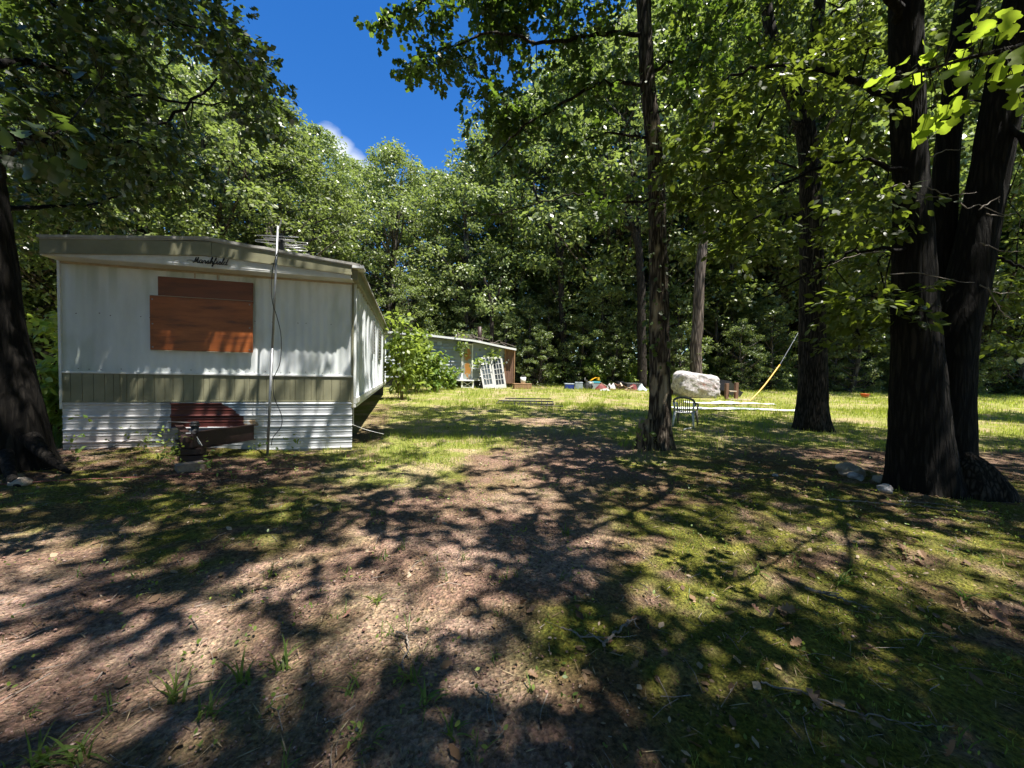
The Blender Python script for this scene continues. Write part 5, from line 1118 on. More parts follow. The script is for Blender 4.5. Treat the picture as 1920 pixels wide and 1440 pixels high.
rag('white_bag', 'white plastic bag left of the brown branch pile', 'bag', 6.5, 25.2, .32, .26, .4, M['dull_white'], 8)
rag('grey_bag', 'pale bag at the right end of the junk row by the dark trunk', 'bag', 8.25, 24.4, .3, .24, .34, M['greyblue'], 12)
o = thing('wood_pile', 'heap of broken brown planks and branches in the middle of the junk', 'wood pile', gpt(7.1, 25.2))
for q in range(26):
    mb = MB(); a = rng.uniform(0, PI); l_ = rng.uniform(.3, .8); mb.box((rng.normal(0, .4), rng.normal(0, .22), rng.uniform(.04, .36)), (l_, rng.uniform(.05, .1), .035), Matrix.Rotation(a, 3, 'Z') @ Matrix.Rotation(rng.normal(0, .35), 3, 'Y')); mb.build('stick', M[('old_wood', 'brown_wood', 'rust', 'ply_edge')[q % 4]], o)
o = thing('metal_crate', 'open dark crate with pale rim holding a red bundle', 'crate', gpt(7.95, 25.4), .1)
mb = MB()
for s_ in (-1, 1): mb.box((0, s_ * .3, .22), (.95, .03, .4)); mb.box((s_ * .46, 0, .22), (.03, .57, .4))
mb.box((0, 0, .03), (.89, .57, .03)); mb.build('walls', M['dark_metal'], o); mb = MB()
for s_ in (-1, 1): mb.box((0, s_ * .3, .435), (1.0, .04, .025)); mb.box((s_ * .48, 0, .435), (.04, .55, .025))
mb.build('rim', M['alu'], o)
rag('red_bundle', 'red bundle hanging over the front of the dark crate', 'bundle', 7.85, 24.95, .3, .16, .42, M['red'], 21)
box_thing('black_box', 'small black box left of the dark crate', 'box', (7.25, 25.9), (.5, .4, .5), .2, M['black'], .03)
q_ = [(6.2, 24.3, 'red_board', 'red board lying flat in the junk'), (7.5, 24.2, 'brown_board', 'brown board lying on the grass before the branch heap'), (8.6, 25.3, 'blue_board', 'pale bluish board at the foot of the dark trunk')]
for (x, y, n_, lab), mt in zip(q_, ('red', 'old_wood', 'greyblue')):
    o = thing(n_, lab, 'board', gpt(x, y), rng.uniform(-.5, .5)); mb = MB(); mb.box((0, 0, .05), (.8, .22, .03), Matrix.Rotation(.06, 3, 'X')); mb.build('plank', M[mt], o)
o = box_thing('maroon_chest', 'dark maroon wooden chest behind the left end of the white boulder', 'chest', (8.55, 21.3), (1.0, .5, .42), .1, M['maroon'], .06, M['maroon'])
# metal rack flat on the grass
p = gpt(.55, 15.4); o = thing('metal_rack', 'black metal rack with wire slats lying flat on the lawn', 'rack', (p[0], p[1], p[2] + .08), -.09); o.rotation_euler = (.05, -.012, -.09)
mb = MB()
for y_ in (-.42, .42): mb.box((0, y_, 0), (2.25, .05, .05))
mb.box((0, -.40, .10), (2.05, .04, .03)); mb.box((.1, .30, .12), (1.9, .05, .04)); mb.build('rails', M['dark_metal'], o)
me = None
for i in range(11):
    if me is None: mb = MB(); mb.box((0, 0, 0), (.03, .8, .03)); q = mb.build('bar', M['dark_metal'], o); me = q.data
    else: q = bpy.data.objects.new('bar', me); COL.objects.link(q); q.parent = o
    q.location = (-1.1 + i * .22, 0, .001)
mb = MB()
for i in range(26): mb.box((-.9 + i * .05, 0, .09), (.012, .68, .01), Matrix.Rotation(.12, 3, 'Z'))
mb.build('wire_mesh', M['alu'], o)
o2 = thing('dark_pole', 'dark pole lying along the front of the metal rack', 'pole', gpt(.9, 14.9), -.1); mb = MB(); mb.tube([(-1.0, 0, .03), (1.1, -.02, .035)], .022, 7); mb.build('bar', M['dark_metal'], o2)
# white boulder
import bmesh
bm = bmesh.new(); bmesh.ops.create_cube(bm, size=2); bmesh.ops.subdivide_edges(bm, edges=bm.edges[:], cuts=24, use_grid_fill=True)
vs = np.array([v.co for v in bm.verts]); p_ = 5.0
vs = vs / (np.sum(np.abs(vs) ** p_, 1) ** (1 / p_))[:, None]
f1 = fbm(vs[:, 0] * 1.3 + vs[:, 1] * .7 + 9, vs[:, 2] * 1.3 + vs[:, 1] * .9 + 2, 4) - .5; f2 = fbm(vs[:, 0] * 6 + vs[:, 1] * 3, vs[:, 2] * 6 + vs[:, 1] * 4 + 7, 3) - .5
vs = vs * (1 + .34 * f1 + .10 * f2)[:, None] * [1.12, .62, .70]
vs[:, 0] += .12 * vs[:, 2] * -1.0 + .1; vs[:, 0] *= 1 - .12 * (vs[:, 2] < -.25) * np.clip(-vs[:, 2] - .25, 0, 1) * 2; vs[:, 2] -= .06 * np.clip(vs[:, 0], -1, 1)
for v, c in zip(bm.verts, vs): v.co = c
me = bpy.data.meshes.new('boulder'); bm.to_mesh(me); bm.free(); o = link('boulder', me, M['stain_boulder'], None, True)
st_ = np.exp(-((vs[:, 0] - .25) / .45) ** 2 - ((vs[:, 2] - .08) / .2) ** 2) * sst(.45, .62, fbm(vs[:, 0] * 7, vs[:, 2] * 9 + 3, 4)) * (vs[:, 1] < 0); col_attr(me, 1 - st_[:, None] * np.array([.2, .7, .75]))
p = gpt(9.7, 20.5); o.location = (p[0], p[1], p[2] + .58); o.rotation_euler = (0, .05, .12); tag(o, 'big whitish boulder with reddish stain and pitted face on the lawn', 'boulder')
# tipped black bin
o = thing('black_bin', 'tipped black plastic bin lying on its side right of the boulder', 'bin', (12.15, 21.6, float(tz(12.15, 21.6)) + .34), .35); o.rotation_euler = (.1, .62, .3)
mb = MB(); w_, d_, h_ = .62, .7, 1.05
for s_ in (-1, 1): mb.box((0, s_ * d_ / 2, 0), (h_, .04, w_)); mb.box((0, 0, s_ * (w_ / 2 - .0)), (h_, d_ - .04, .04))
mb.box((-h_ / 2 + .03, 0, 0), (.05, d_ - .04, w_ - .04)); mb.build('shell', M['black'], o); mb = MB()
for s_ in (-1, 1): mb.box((h_ / 2 + .015, s_ * d_ / 2, 0), (.05, .08, w_ + .08)); mb.box((h_ / 2 + .015, 0, s_ * w_ / 2), (.05, d_ - .08, .08))
mb.build('rim', M['black'], o)
o = thing('dark_plank', 'dark plank leaning between the boulder and the wooden posts', 'plank', gpt(10.95, 20.9), 0); mb = MB(); mb.box((0, 0, .35), (1.0, .05, .16), Matrix.Rotation(.85, 3, 'Y')); mb.build('board', M['dark_metal'], o)
# two-post wooden stand
o = thing('wooden_stand', 'small stand of two brown posts joined by a low shelf', 'wooden stand', gpt(11.15, 19.5), .15)
for x_, h_ in ((-.28, .86), (.26, .90)): mb = MB(); mb.box((x_, 0, h_ / 2 - .02), (.16, .14, h_)); mb.build('post', M['brown_wood'], o, bevel=.01)
mb = MB(); mb.box((0, .02, .44), (.38, .3, .05)); mb.build('shelf', M['ply_edge'], o); mb = MB(); mb.box((.35, -.1, .03), (1.25, .36, .05)); mb.build('base_board', M['ply_edge'], o)
# white sheets on the grass
def flat_sheet(label, x, y, sx, sy, rz, mat, seed, name='white_sheet'):
    n, m = 24, 8; gx, gy = np.meshgrid(np.linspace(-.5, .5, n), np.linspace(-.5, .5, m)); ca, sa = math.cos(rz), math.sin(rz)
    X_ = gx * sx; Y_ = gy * sy * (1 + .25 * (fbm(gx * 4 + seed, gy * 0 + 3, 2) - .5)); wx = x + X_ * ca - Y_ * sa; wy = y + X_ * sa + Y_ * ca
    Zt = tz(wx, wy) + .05 + .07 * fbm(gx * 5 + seed, gy * 4, 3); P = np.stack([wx, wy, Zt], -1) - np.array([x, y, 0]); Pb_ = P.copy(); Pb_[..., 2] -= .02
    mb = MB(); mb.grid(P); mb.grid(Pb_[:, ::-1]); mb.grid(np.stack([P[0], Pb_[0]])); mb.grid(np.stack([Pb_[-1], P[-1]])); mb.grid(np.stack([P[:, -1], Pb_[:, -1]])); mb.grid(np.stack([Pb_[:, 0], P[:, 0]]))
    o = mb.build(name, mat, None, False); o.location = (x, y, 0); return tag(o, label, 'sheet')
flat_sheet('bright white sheet on the grass in front of the boulder', 9.75, 17.5, 1.0, .9, .05, M['white_paint'], 2)
flat_sheet('narrow white strip on the grass left of the bright white sheet', 8.5, 17.1, 1.6, .22, -.02, M['white_paint'], 4)
flat_sheet('narrow white strip running right from the bright white sheet', 10.9, 17.0, 1.5, .18, -.03, M['paleboard'], 6)
flat_sheet('long white board on the grass behind the plastic chair', 7.4, 14.95, 2.2, .42, -.03, M['paleboard'], 9)
flat_sheet('bluish grey sheet lying across the long white boards', 9.2, 15.0, 1.9, .6, -.06, M['greyblue'], 13)
flat_sheet('white board ending near the straight oak', 10.6, 14.7, 2.2, .4, -.08, M['paleboard'], 15)
# yellow guard on the guy wire
a = np.array([11.7, 19.0, float(tz(11.7, 19.0)) - .1]); b = at(1462, 684, 20.1); c = at(1492, 632, 21.2); e = at(1548, 530, 24)
o = thing('guy_wire', 'taut steel guy wire with bent yellow guard rising from the lawn', 'guy wire', a); q_ = Vector(tuple(-a))
P_, _ = smooth_path([a, a * .55 + b * .45 + [.05, 0, -.05], b], np.ones(3), 16); mb = MB(); mb.tube(P_, .034, 8); q = mb.build('guard', M['yellow'], o, True); q.location = q_
mb = MB(); mb.tube([b, c, e], .012, 5); q = mb.build('wire', M['steel'], o); q.location = q_
# orange pot
o = thing('orange_pot', 'small orange pot on the lawn between the straight and the forked tree', 'pot', gpt(20.6, 22.4)); mb = MB(); mb.cyl((0, 0, 0), (0, 0, .2), .14, 12, .2); mb.cyl((0, 0, .2), (0, 0, .24), .24, 12); mb.build('body', M['orange'], o, True)
# plastic chair, seen from behind
o = thing('plastic_chair', 'white plastic garden chair seen from behind beside the decayed oak', 'chair', gpt(4.99, 11.0), -.6)
def pl(mb, pts, w_): mb.tube(pts, w_, 6)
mb = MB(); gx, gy = np.meshgrid(np.linspace(-.23, .23, 8), np.linspace(-.22, .24, 8)); P = np.stack([gx, gy, .42 - .02 * np.cos(gx * 6) + .02 * (gy > .2)], -1); mb.grid(P); P2 = P.copy(); P2[..., 2] -= .02; mb.grid(P2[:, ::-1]); mb.build('seat', M['plastic_white'], o, True)
for x_, y_, mt in ((-.25, -.24, 'plastic_white'), (.25, -.24, 'plastic_white'), (-.24, .26, 'plastic_shaded'), (.26, .27, 'plastic_shaded')):
    mb = MB(); mb.tube([(x_ * .92, y_ * .9, .44), (x_ * 1.02, y_ * 1.1, .2), (x_ * 1.08, y_ * 1.2, 0)], [.04, .03, .022], 7); mb.build('leg', M[mt], o, True)
me = None
for i in range(7):                     # back slats
    x_ = -.15 + .05 * i; mb = MB(); mb.box((x_, -.29, .6), (.024, .014, .36), Matrix.Rotation(.16, 3, 'X')); mb.build('back_slat', M['plastic_shaded'], o)
mb = MB(); P_, _ = smooth_path([(-.28, -.2, .62), (-.25, -.31, .76), (-.1, -.345, .83), (.1, -.345, .83), (.25, -.31, .76), (.28, -.2, .62)], np.ones(6), 30); mb.tube(P_, .032, 7); mb.build('back_rim', M['plastic_shaded'], o, True)
for s_ in (-1, 1):
    mb = MB(); P_, _ = smooth_path([(s_ * .27, -.28, .70), (s_ * .29, -.05, .66), (s_ * .29, .2, .64), (s_ * .27, .27, .5), (s_ * .25, .25, .42)], np.ones(5), 20); mb.tube(P_, .026, 7); mb.build('armrest', M['plastic_shaded' if s_ > 0 else 'plastic_white'], o, True)
    mb = MB(); mb.tube([(s_ * .26, -.28, .7), (s_ * .24, -.24, .44)], .03, 6); mb.build('back_post', M['plastic_white'], o, True)
lay('white_rope', 'short white cord curling out from under the plastic chair', 'rope', [(4.95, 10.5), (4.75, 10.35), (4.62, 10.2), (4.5, 10.0)], .016, M['plastic_white'], .02)
# stones and wood by the forked tree
def stone(name, label, x, y, s, mat, seed, lift=.3):
    bm = bmesh.new(); bmesh.ops.create_icosphere(bm, subdivisions=4, radius=1)
    v = np.array([q.co for q in bm.verts]); f = fbm(v[:, 0] * 1.3 + seed, v[:, 1] * 1.3 + v[:, 2] * 1.7 + seed * 2, 4) - .5
    v = v * (1 + .55 * f)[:, None] * np.array(s)
    for q, c in zip(bm.verts, v): q.co = c
    me = bpy.data.meshes.new(name); bm.to_mesh(me); bm.free(); o = link(name, me, mat, None, True); p = gpt(x, y); o.location = (p[0], p[1], p[2] + s[2] * lift); o.rotation_euler = (0, 0, seed); return tag(o, label, 'stone')
stone('brown_stone', 'largest brownish stone left of the forked tree', 5.62, 6.3, (.25, .18, .12), M['tan'], 1)
stone('pale_stone', 'small pale stone against the front of the largest brown stone', 5.42, 6.0, (.1, .08, .07), M['boulder'], 2)
stone('brown_stone', 'flat brown stone touching the foot of the forked tree', 5.75, 5.9, (.16, .12, .06), M['tan'], 4)
stone('white_stone', 'round whitish stone at the foot of the forked tree, nearest the camera', 5.27, 5.35, (.09, .08, .08), M['boulder'], 5)
stone('pale_stone', 'small white pebble on the leaves left of the round whitish stone', 4.1, 5.9, (.05, .04, .03), M['boulder'], 7)
stone('pale_stone', 'pale stone among leaves at the foot of the leaning oak', -5.6, 4.35, (.13, .09, .06), M['tan'], 9)
for lab, pts, r in (('fallen bare stick on the moss right of the driveway', [(2.15, 2.72), (2.3, 2.65), (2.42, 2.52)], .016), ('long thin fallen branch below the forked tree', [(3.9, 4.75), (4.4, 4.7), (4.9, 4.6), (5.5, 4.35)], .016), ('forked twig on the dark moss in front', [(1.3, 1.9), (1.55, 1.75), (1.8, 1.68), (2.0, 1.66)], .007),
                    ('curved pale twig near the round whitish stone', [(4.9, 4.8), (5.2, 4.72), (5.5, 4.6)], .012), ('dark twig on the gravel in the centre', [(-.65, 2.15), (-.55, 2.05), (-.5, 1.9)], .009), ('thin twig near the lower middle edge', [(.3, 2.2), (.55, 2.15), (.75, 2.18)], .008),
                    ('short dark stick on moss left of the dry leaf heap', [(.55, 2.1), (.7, 2.25), (.78, 2.3)], .013), ('twig on the gravel right of the tall grass tuft', [(-.15, 1.75), (-.08, 1.68), (-.03, 1.55)], .008)):
    lay('fallen_twig', lab, 'twig', pts, r, M['twig'], .0)

# ------------------------------------------------------------------ bushes by the trailers
def bush(label, x, y, h, r, n, mat, leaf, stems=5, name='leafy_bush'):
    p = gpt(x, y); o = thing(name, label, 'bush', p); mb = MB(); C_ = []
    for q in range(stems):
        a = rng.uniform(0, 2 * PI); e = np.array([math.cos(a) * r * rng.uniform(.2, .9), math.sin(a) * r * .6 * rng.uniform(.2, .9), h * rng.uniform(.65, 1.0)])
        P_, rr_ = smooth_path([(0.1 * math.cos(a), .1 * math.sin(a), -.05), e * [.4, .4, .5], e], [.022, .014, .006], 10); mb.tube(P_, rr_ * min(1, h / 1.6), 5)
        for t in range(7): C_.append(P_[3 + t] + rng.normal(0, .18, 3))
    mb.build('stems', M['brown_wood'], o)
    C_ = np.array(C_); C_ = C_[C_[:, 2] > .1]; Vq, Fq_ = spray_leaves(C_, Rr(len(C_), .2, .42) * (h / 2.4), n, OVAL, leaf, .4, .6); np_mesh('foliage', Vq, Fq_, mat, o); return o
bush('tall leafy sapling at the far right corner of the mobile home', -4.75, 16.4, 3.5, .6, 20, M['leaf_bush'], .26, 5)
bush('bright broad bush hiding the left part of the far trailer', -4.75, 19.4, 3.2, .8, 20, M['leaf_bush'], .26, 7)
bush('rounded bright bush left of the far trailer porch', -4.15, 20.6, 2.1, .65, 22, M['leaf_bush'], .22, 7)
bush('leafy shrub behind the broad bush', -5.6, 21.0, 2.8, .8, 20, M['leaf_bush'], .24, 7)
bush('low shrub at the foot of the far trailer wall', -3.6, 22.2, 1.1, .45, 24, M['leaf_bush'], .18, 6)
bush('dark shrub squeezed between the leaning oak and the mobile home', -7.75, 6.5, 1.6, .4, 30, M['leaf_under'], .15, 6)
bush('small dark shrub behind the leaning oak trunk', -9.4, 8.6, 2.6, 1.0, 26, M['leaf_under'], .18, 7)
bush('sunlit bright green bush at the wood edge right of the straight oak', 20.5, 29.5, 3.4, 1.6, 34, M['leaf_bush'], .3, 9)
bush('sunlit bush behind the dark motor', 6.0, 27.2, 1.6, 1.2, 30, M['leaf_bush'], .22, 8)
bush('yellowish bush behind the dark crate', 8.4, 27.0, 1.8, .8, 24, M['leaf_bush'], .2, 6)
for x, y, lab in ((-5.55, 6.05, 'small weed at the left foot of the skirting'), (-5.0, 5.55, 'low weed sprouting before the skirting, left of the towing tongue'), (-4.05, 5.2, 'small weed right of the tan concrete block'), (-3.55, 5.75, 'broad-leaved weed under the right towing beam'), (-6.3, 5.55, 'leafy weed between the leaning oak and the skirting')):
    o = bush(lab, x, y, .17, .16, 5, M['leaf_bush'], .06, 3, 'weed'); o['category'] = 'weed'
for px_, py_, lab, h in ((1200, 500, 'x', 0),): pass
bush('sprig growing at the foot of the decayed oak', 2.75, 8.15, .5, .25, 8, M['leaf_under'], .1, 4, 'weed')['category'] = 'weed'
# low bush of reedy weeds left of the mobile home
# ------------------------------------------------------------------ ground cover
def scatter(n, x0, x1, y0, y1, fn, power=1.0):
    x = rng.uniform(x0, x1, n); t = rng.uniform(0, 1, n); y = y0 + (y1 - y0) * t ** power
    k_ = rng.random(n) < fn(x, y); return x[k_], y[k_]
def home_clear(x, y):
    rx, ry = x - HOM[0], y - HOM[1]; uu = rx * bv[0] + ry * bv[1]; tt_ = rx * av[0] + ry * av[1]
    return ~((uu > -.05) & (uu < W + .05) & (tt_ > -.03) & (tt_ < LEN))
BLADE = (np.array([(0, -.06, 0), (0, .06, 0), (.55, -.045, .05), (.55, .045, .05), (1, 0, -.06)]), np.array([(0, 1, 3, 2), (2, 3, 4, 4)]))
def blades(name, x, y, hgt, wdt, mat, label, lean=.45, base=None):
    n = len(x); P = np.stack([x, y, tz(x, y) - .005 if base is None else base], -1); a = rng.uniform(0, 2 * PI, n); le = np.abs(rng.normal(0, lean, n))
    D = np.stack([np.cos(a) * le, np.sin(a) * le, np.ones(n)], -1); Nn = np.stack([np.cos(a), np.sin(a), -le * .5], -1)
    V_, F_ = instance(BLADE[0], np.array([(0, 1, 3, 2)]), P, D, Nn, np.stack([hgt, wdt, hgt * 2.0], -1))
    Ft = np.arange(n)[:, None] * 5 + np.array([[2, 3, 4]])
    me_f = np.concatenate([np.c_[Ft, Ft[:, 2:]]]) 
    quads = F_; mb_v = V_
    me = bpy.data.meshes.new(name); me.vertices.add(len(mb_v)); me.vertices.foreach_set('co', mb_v.astype(np.float32).ravel())
    li = np.concatenate([quads.ravel(), Ft.ravel()]).astype(np.int32); me.loops.add(len(li)); me.loops.foreach_set('vertex_index', li)
    me.polygons.add(2 * n); me.polygons.foreach_set('loop_start', np.concatenate([np.arange(n) * 4, 4 * n + np.arange(n) * 3]).astype(np.int32)); me.polygons.foreach_set('loop_total', np.concatenate([np.full(n, 4), np.full(n, 3)]).astype(np.int32)); me.update(calc_edges=True)
    o = link(name, me, mat); return tag(o, label, None, None, 'stuff')
def clump_noise(x, y, s, lo, hi): return sst(lo, hi, fbm(x * s + 31, y * s + 7, 3))
def lawn_d(x, y):
    g, m_, l, *_ = ground_masks(x, y); return l * (.10 + .9 * clump_noise(x, y, 1.4, .36, .58)) * (.45 + .55 * clump_noise(x, y, .4, .4, .55)) * home_clear(x, y)
x1, y1 = scatter(105000, -8, 20, 6.0, 16, lawn_d); x2, y2 = scatter(130000, -10, 55, 15, 34, lawn_d)
xg = np.r_[x1, x2]; yg = np.r_[y1, y2]
blades('lawn_grass', xg, yg, rng.uniform(.05, .15, len(xg)) * (1 + .5 * sst(10, 20, yg)), rng.uniform(.05, .11, len(xg)) * (1 + 1.0 * sst(9, 20, yg)), M['grass'], 'sunlit uneven lawn grass around the yard')
def side_d(x, y):
    g, m_, l, *_ = ground_masks(x, y); return ((1 - g) * .14 + .3 * m_ + .02) * (.1 + clump_noise(x, y, 2.2, .45, .68)) * home_clear(x, y)
xg, yg = scatter(190000, -9, 11, 1.0, 9.5, side_d)
blades('sparse_grass', xg, yg, rng.uniform(.012, .06, len(xg)), rng.uniform(.02, .045, len(xg)), M['weed'], 'sparse short grass sprouting through moss and gravel', .7)
x3, y3 = scatter(16000, -10, -7.2, 5.5, 14, lambda x, y: np.full(len(x), .8)); blades('left_grass', x3, y3, rng.uniform(.1, .35, len(x3)), rng.uniform(.05, .1, len(x3)), M['weed'], 'long grass between the leaning oak and the mobile home')
# single tufts in the foreground
tufts = [(330, 1290, .17, 14, 'tall broad-bladed tuft at the lower left, left of two big tufts'), (460, 1260, .17, 16, 'biggest broad-bladed grass tuft near the lower left'), (525, 1245, .15, 11, 'grass tuft right of the biggest tuft on the gravel'), (385, 1330, .16, 13, 'low spreading tuft below the biggest tuft'), (75, 1410, .15, 20, 'grass tuft in the lower left corner'), (150, 1400, .15, 16, 'grass tuft beside the flat stone in the corner'),
         (710, 1115, .10, 14, 'bright small tuft on the sunlit gravel'), (770, 1275, .12, 11, 'thin tuft below the bright small tuft'), (800, 1320, .12, 12, 'dull tuft at the edge of the dark moss'), (690, 1385, .10, 8, 'few blades near the bottom edge'), (630, 945, .14, 16, 'tuft at the far edge of the gravel'), (1420, 1065, .13, 15, 'tuft on the sunlit moss left of the fallen stick'), (1580, 1080, .14, 18, 'pale tuft on the sunlit moss right of the driveway'), (1560, 1180, .12, 12, 'tuft in the shade below the dry leaf heap'), (1810, 1110, .13, 14, 'tuft at the right on the mossy slope'), (1065, 990, .12, 12, 'tuft between gravel and moss in the centre'), (850, 1370, .10, 10, 'flat tuft at the dark bottom middle'), (655, 1300, .1, 7, 'few blades left of the thin tuft')]
for px_, py_, h, n, lab in tufts:
    p = gp(px_, py_ + 14); x = p[0] + rng.normal(0, .035, n); y = p[1] + rng.normal(0, .03, n)
    mb = MB(); n = int(n * 1.1)
    for q in range(n):
        a = rng.uniform(0, 6.28); l_ = h * rng.uniform(.4, 1.5); out_ = rng.uniform(.3, 1.1); t = np.linspace(0, 1, 6); b0 = rng.normal(0, .018, 2)
        rr_ = l_ * out_ * t ** 1.6; zz_ = l_ * (t * (1.05 - .25 * out_) - .62 * out_ * t ** 2.4) * .95; w_ = .0045 * rng.uniform(.6, 1.5) * np.array([.8, 1, 1, .85, .5, .06])
        c_ = np.stack([b0[0] + rr_ * math.cos(a), b0[1] + rr_ * math.sin(a), zz_ - .005], -1); sd_ = np.array([-math.sin(a), math.cos(a), .25])
        mb.grid(np.stack([c_ - w_[:, None] * sd_, c_ + w_[:, None] * sd_], 1))
    o = mb.build('grass_tuft', M['weed'], None, True); tag(o, lab, 'grass tuft')
    o.location = (p[0], p[1], float(tz(p[0], p[1])))
mb = MB(); x, y = scatter(420, -5.5, 6, 1.15, 6.5, lambda x, y: clump_noise(x, y, 1.1, .42, .6) * .9 + .06, 1.3)
for gx_, gy_ in zip(x, y):
    gz_ = float(tz(gx_, gy_))
    for q in range(rng.integers(3, 9)):
        a = rng.uniform(0, 6.28); l_ = rng.uniform(.03, .13); out_ = rng.uniform(.2, 1.0); t = np.linspace(0, 1, 4); b0 = rng.normal(0, .02, 2)
        rr_ = l_ * out_ * t ** 1.5; zz_ = l_ * (t - .55 * out_ * t ** 2.2); w_ = .0028 * rng.uniform(.6, 1.6) * np.array([.8, 1, .75, .08])
        c_ = np.stack([gx_ + b0[0] + rr_ * math.cos(a), gy_ + b0[1] + rr_ * math.sin(a), gz_ + zz_ - .004], -1); sd_ = np.array([-math.sin(a), math.cos(a), .25]); mb.grid(np.stack([c_ - w_[:, None] * sd_, c_ + w_[:, None] * sd_], 1))
tag(mb.build('weed_sprigs', M['weed'], None, True), 'thin sprigs of weed and grass scattered over gravel and moss', None, None, 'stuff')
# tiny broad weeds, pebbles, dead leaves, twig bits
x, y = scatter(2200, -6, 7, 1.2, 8, lambda x, y: .25 + .5 * clump_noise(x, y, 1.7, .45, .65)); n = len(x); C_ = np.stack([x, y, tz(x, y) + .03], -1)
Vq, Fq_ = spray_leaves(C_, rng.uniform(.02, .05, n), 6, OVAL, .026, .1, .5); tag(np_mesh('small_weeds', Vq, Fq_, M['leaf_bush']), 'tiny broad-leaved weeds dotted over the ground', None, None, 'stuff')
ico = np.array([(0, 0, 1), (.9, 0, .3), (.28, .85, .3), (-.73, .53, .3), (-.73, -.53, .3), (.28, -.85, .3), (.0, 0, -.8)]); icf = np.array([(0, 1, 2), (0, 2, 3), (0, 3, 4), (0, 4, 5), (0, 5, 1), (6, 2, 1), (6, 3, 2), (6, 4, 3), (6, 5, 4), (6, 1, 5)])
x, y = scatter(55000, -7, 7, 1.0, 7.5, lambda x, y: (.08 + .92 * ground_masks(x, y)[0]) * .75, 1.8); n = len(x)
s_ = rng.uniform(.0026, .0066, n) * (1 + (rng.random(n) < .05) * 1.1); P = np.stack([x, y, tz(x, y) + .004], -1); a = rng.uniform(0, 6.28, n)
V_, F_ = instance(ico, icf, P, np.stack([np.cos(a), np.sin(a), rng.normal(0, .2, n)], -1), np.array([[0, 0, 1.]]) + rng.normal(0, .2, (n, 3)), np.stack([s_ * rng.uniform(1, 1.7, n), s_, s_ * rng.uniform(.5, .9, n)], -1))
tag(np_mesh('gravel', V_, F_, M['peb'], None, True), 'loose pinkish gravel and pebbles on the driveway', None, None, 'stuff')
def litter_d(x, y):
    g, m_, l, *_ = ground_masks(x, y); b = np.exp(-((y - 5.4) / .9) ** 2) * (x < -1.5); r = np.exp(-(np.hypot(x - 4.5, (y - 4.5) * .8) / 2.4) ** 2)
    return np.clip(.12 + .7 * b + .35 * r + .3 * clump_noise(x, y, 1.1, .5, .7) - .1 * l, 0, 1) * home_clear(x, y)
x, y = scatter(75000, -9, 10, 1.0, 10, litter_d, 1.4); n = len(x); P = np.stack([x, y, tz(x, y) + .012], -1); a = rng.uniform(0, 6.28, n)
V_, F_ = instance(HEX[0], HEX[1], P, np.stack([np.cos(a), np.sin(a), rng.normal(0, .3, n)], -1), np.array([[0, 0, 1.]]) + rng.normal(0, .4, (n, 3)), rng.uniform(.01, .028, n) * (1 + (rng.random(n) < .12) * 2.0))
tag(np_mesh('leaf_litter', V_, F_, M['litter']), 'dead brown leaves and bits strewn over the ground', None, None, 'stuff')
x, y = scatter(30000, -8, 11, 1.0, 12, lambda x, y: (.15 + .6 * clump_noise(x, y, 1.9, .42, .62)) * home_clear(x, y), 1.5); n = len(x); a = rng.uniform(0, 6.28, n)
V_, F_ = instance(HEX[0], HEX[1], np.stack([x, y, tz(x, y) + .012], -1), np.stack([np.cos(a), np.sin(a), rng.normal(.05, .2, n)], -1), np.array([[0, 0, 1.]]) + rng.normal(0, .3, (n, 3)), np.stack([rng.uniform(.03, .11, n), rng.uniform(.004, .01, n), np.full(n, .05)], -1))
M['straw'] = leafmat('dry_straw', [(0, (.14, .09, .05)), (.5, (.28, .2, .11)), (1, (.46, .37, .23))], (.3, .22, .1), .2, .6, .2)
tag(np_mesh('dry_straw', V_, F_, M['straw']), 'dry straw and grass stems matted over the ground', None, None, 'stuff')
x, y = scatter(4000, -8, 9, 1.2, 9, lambda x, y: .5 + 0 * x, 1.4); mb = MB()
for a, b in zip(x, y):
    t = rng.uniform(0, PI); l_ = rng.uniform(.05, .22); z = float(tz(a, b)) + .01; d = np.array([math.cos(t), math.sin(t), rng.normal(0, .12)]) * l_ / 2; c = np.array([a, b, z]); mb.tube([c - d, c + rng.normal(0, .01, 3), c + d], rng.uniform(.001, .0028), 3, False)
tag(mb.build('twig_bits', M['twig'], None), 'small broken twigs strewn over the ground', None, None, 'stuff')
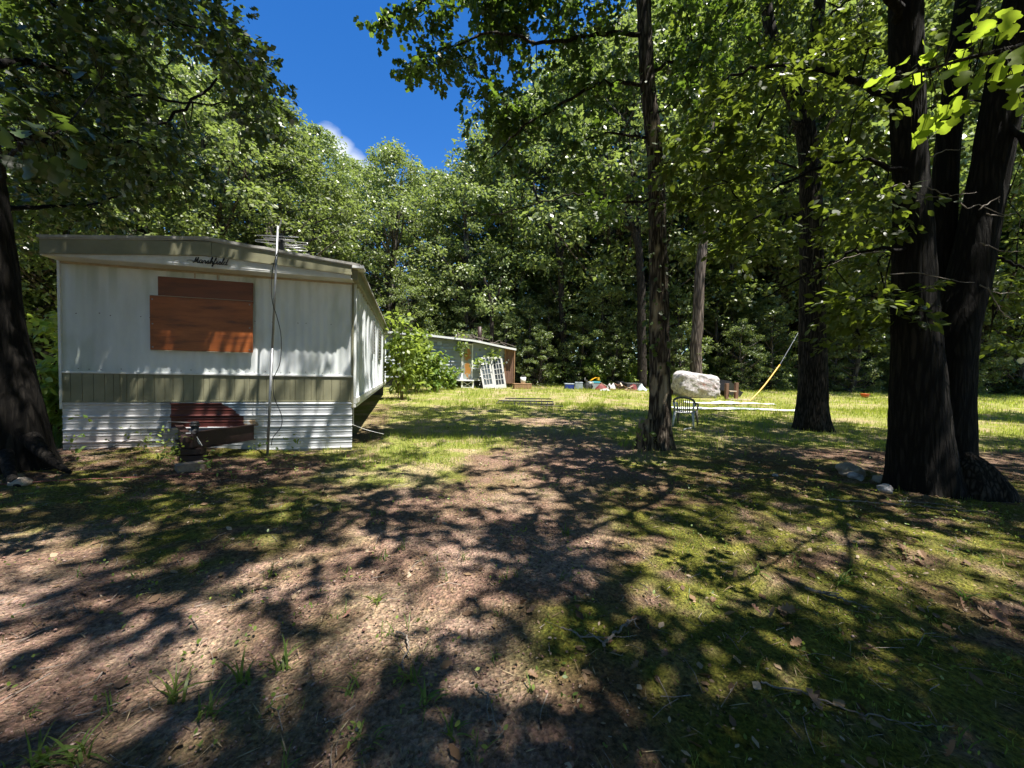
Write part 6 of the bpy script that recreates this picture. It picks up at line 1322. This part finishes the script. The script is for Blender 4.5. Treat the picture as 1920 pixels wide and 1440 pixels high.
# large dry oak leaves that can be told apart
me = bpy.data.meshes.new('dry_leaf'); T_, F_ = strip_leaf([0, .12, .24, .36, .48, .6, .72, .86, 1], [.015, .2, .12, .34, .17, .42, .2, .27, .02], -.3, -.35, .1); me.from_pydata(T_.tolist(), [], F_.tolist()); me.materials.append(M['litter'])
heap = [(gp(1000 + px_, py_)[:2], s) for px_, py_, s in ((455, 1150, .17), (470, 1160, .16), (440, 1165, .14), (485, 1150, .13), (460, 1175, .15), (430, 1155, .13))]
def leaf_heap(label, pts):
    c = np.mean([p for p, s in pts], 0); o = thing('dry_leaf_heap', label, 'dead leaves', gpt(c[0], c[1]))
    for (p, s) in pts:
        q = bpy.data.objects.new('dry_leaf', me); COL.objects.link(q); q.parent = o; q.location = (p[0] - c[0], p[1] - c[1], float(tz(p[0], p[1])) - o.location.z + rng.uniform(.012, .045)); q.rotation_euler = (rng.normal(0, .3), rng.normal(0, .3), rng.uniform(0, 6.28)); q.scale = (s * .58, s * .62, s * .8)
leaf_heap('heap of curled tan leaves on the sunlit moss', heap)
leaf_heap('dry leaves gathered under the right edge of the sunny moss', [(gp(px_, py_)[:2], s) for px_, py_, s in ((1810, 1150, .14), (1840, 1160, .16), (1870, 1170, .18), (1890, 1165, .15), (1900, 1180, .18), (1855, 1150, .13))])
leaf_heap('brown leaves in the shade above the sunny moss', [(gp(px_, py_)[:2], s) for px_, py_, s in ((1670, 1030, .13), (1690, 1040, .15), (1710, 1045, .14), (1735, 1052, .15), (1655, 1032, .12))])
singles = [(1610, 1218, .12), (1480, 1215, .11), (1545, 1345, .15), (1335, 1130, .1), (1180, 1270, .1), (1770, 1425, .14), (1860, 1430, .14), (640, 1165, .1), (975, 1145, .12), (985, 1160, .11), (790, 1055, .08), (1010, 1290, .09), (1150, 1210, .09), (1250, 1225, .1)]
for i, (px_, py_, s) in enumerate(singles):
    p = gp(px_, py_); q = bpy.data.objects.new('dry_leaf', me); COL.objects.link(q); q.location = (p[0], p[1], float(tz(p[0], p[1])) + .015); q.rotation_euler = (rng.normal(0, .25), rng.normal(0, .25), rng.uniform(0, 6.28)); q.scale = (s * .6, s * .62, s * .9)
    tag(q, 'single curled dry leaf lying on the foreground ground', 'leaf', 'single dry leaves on the ground')
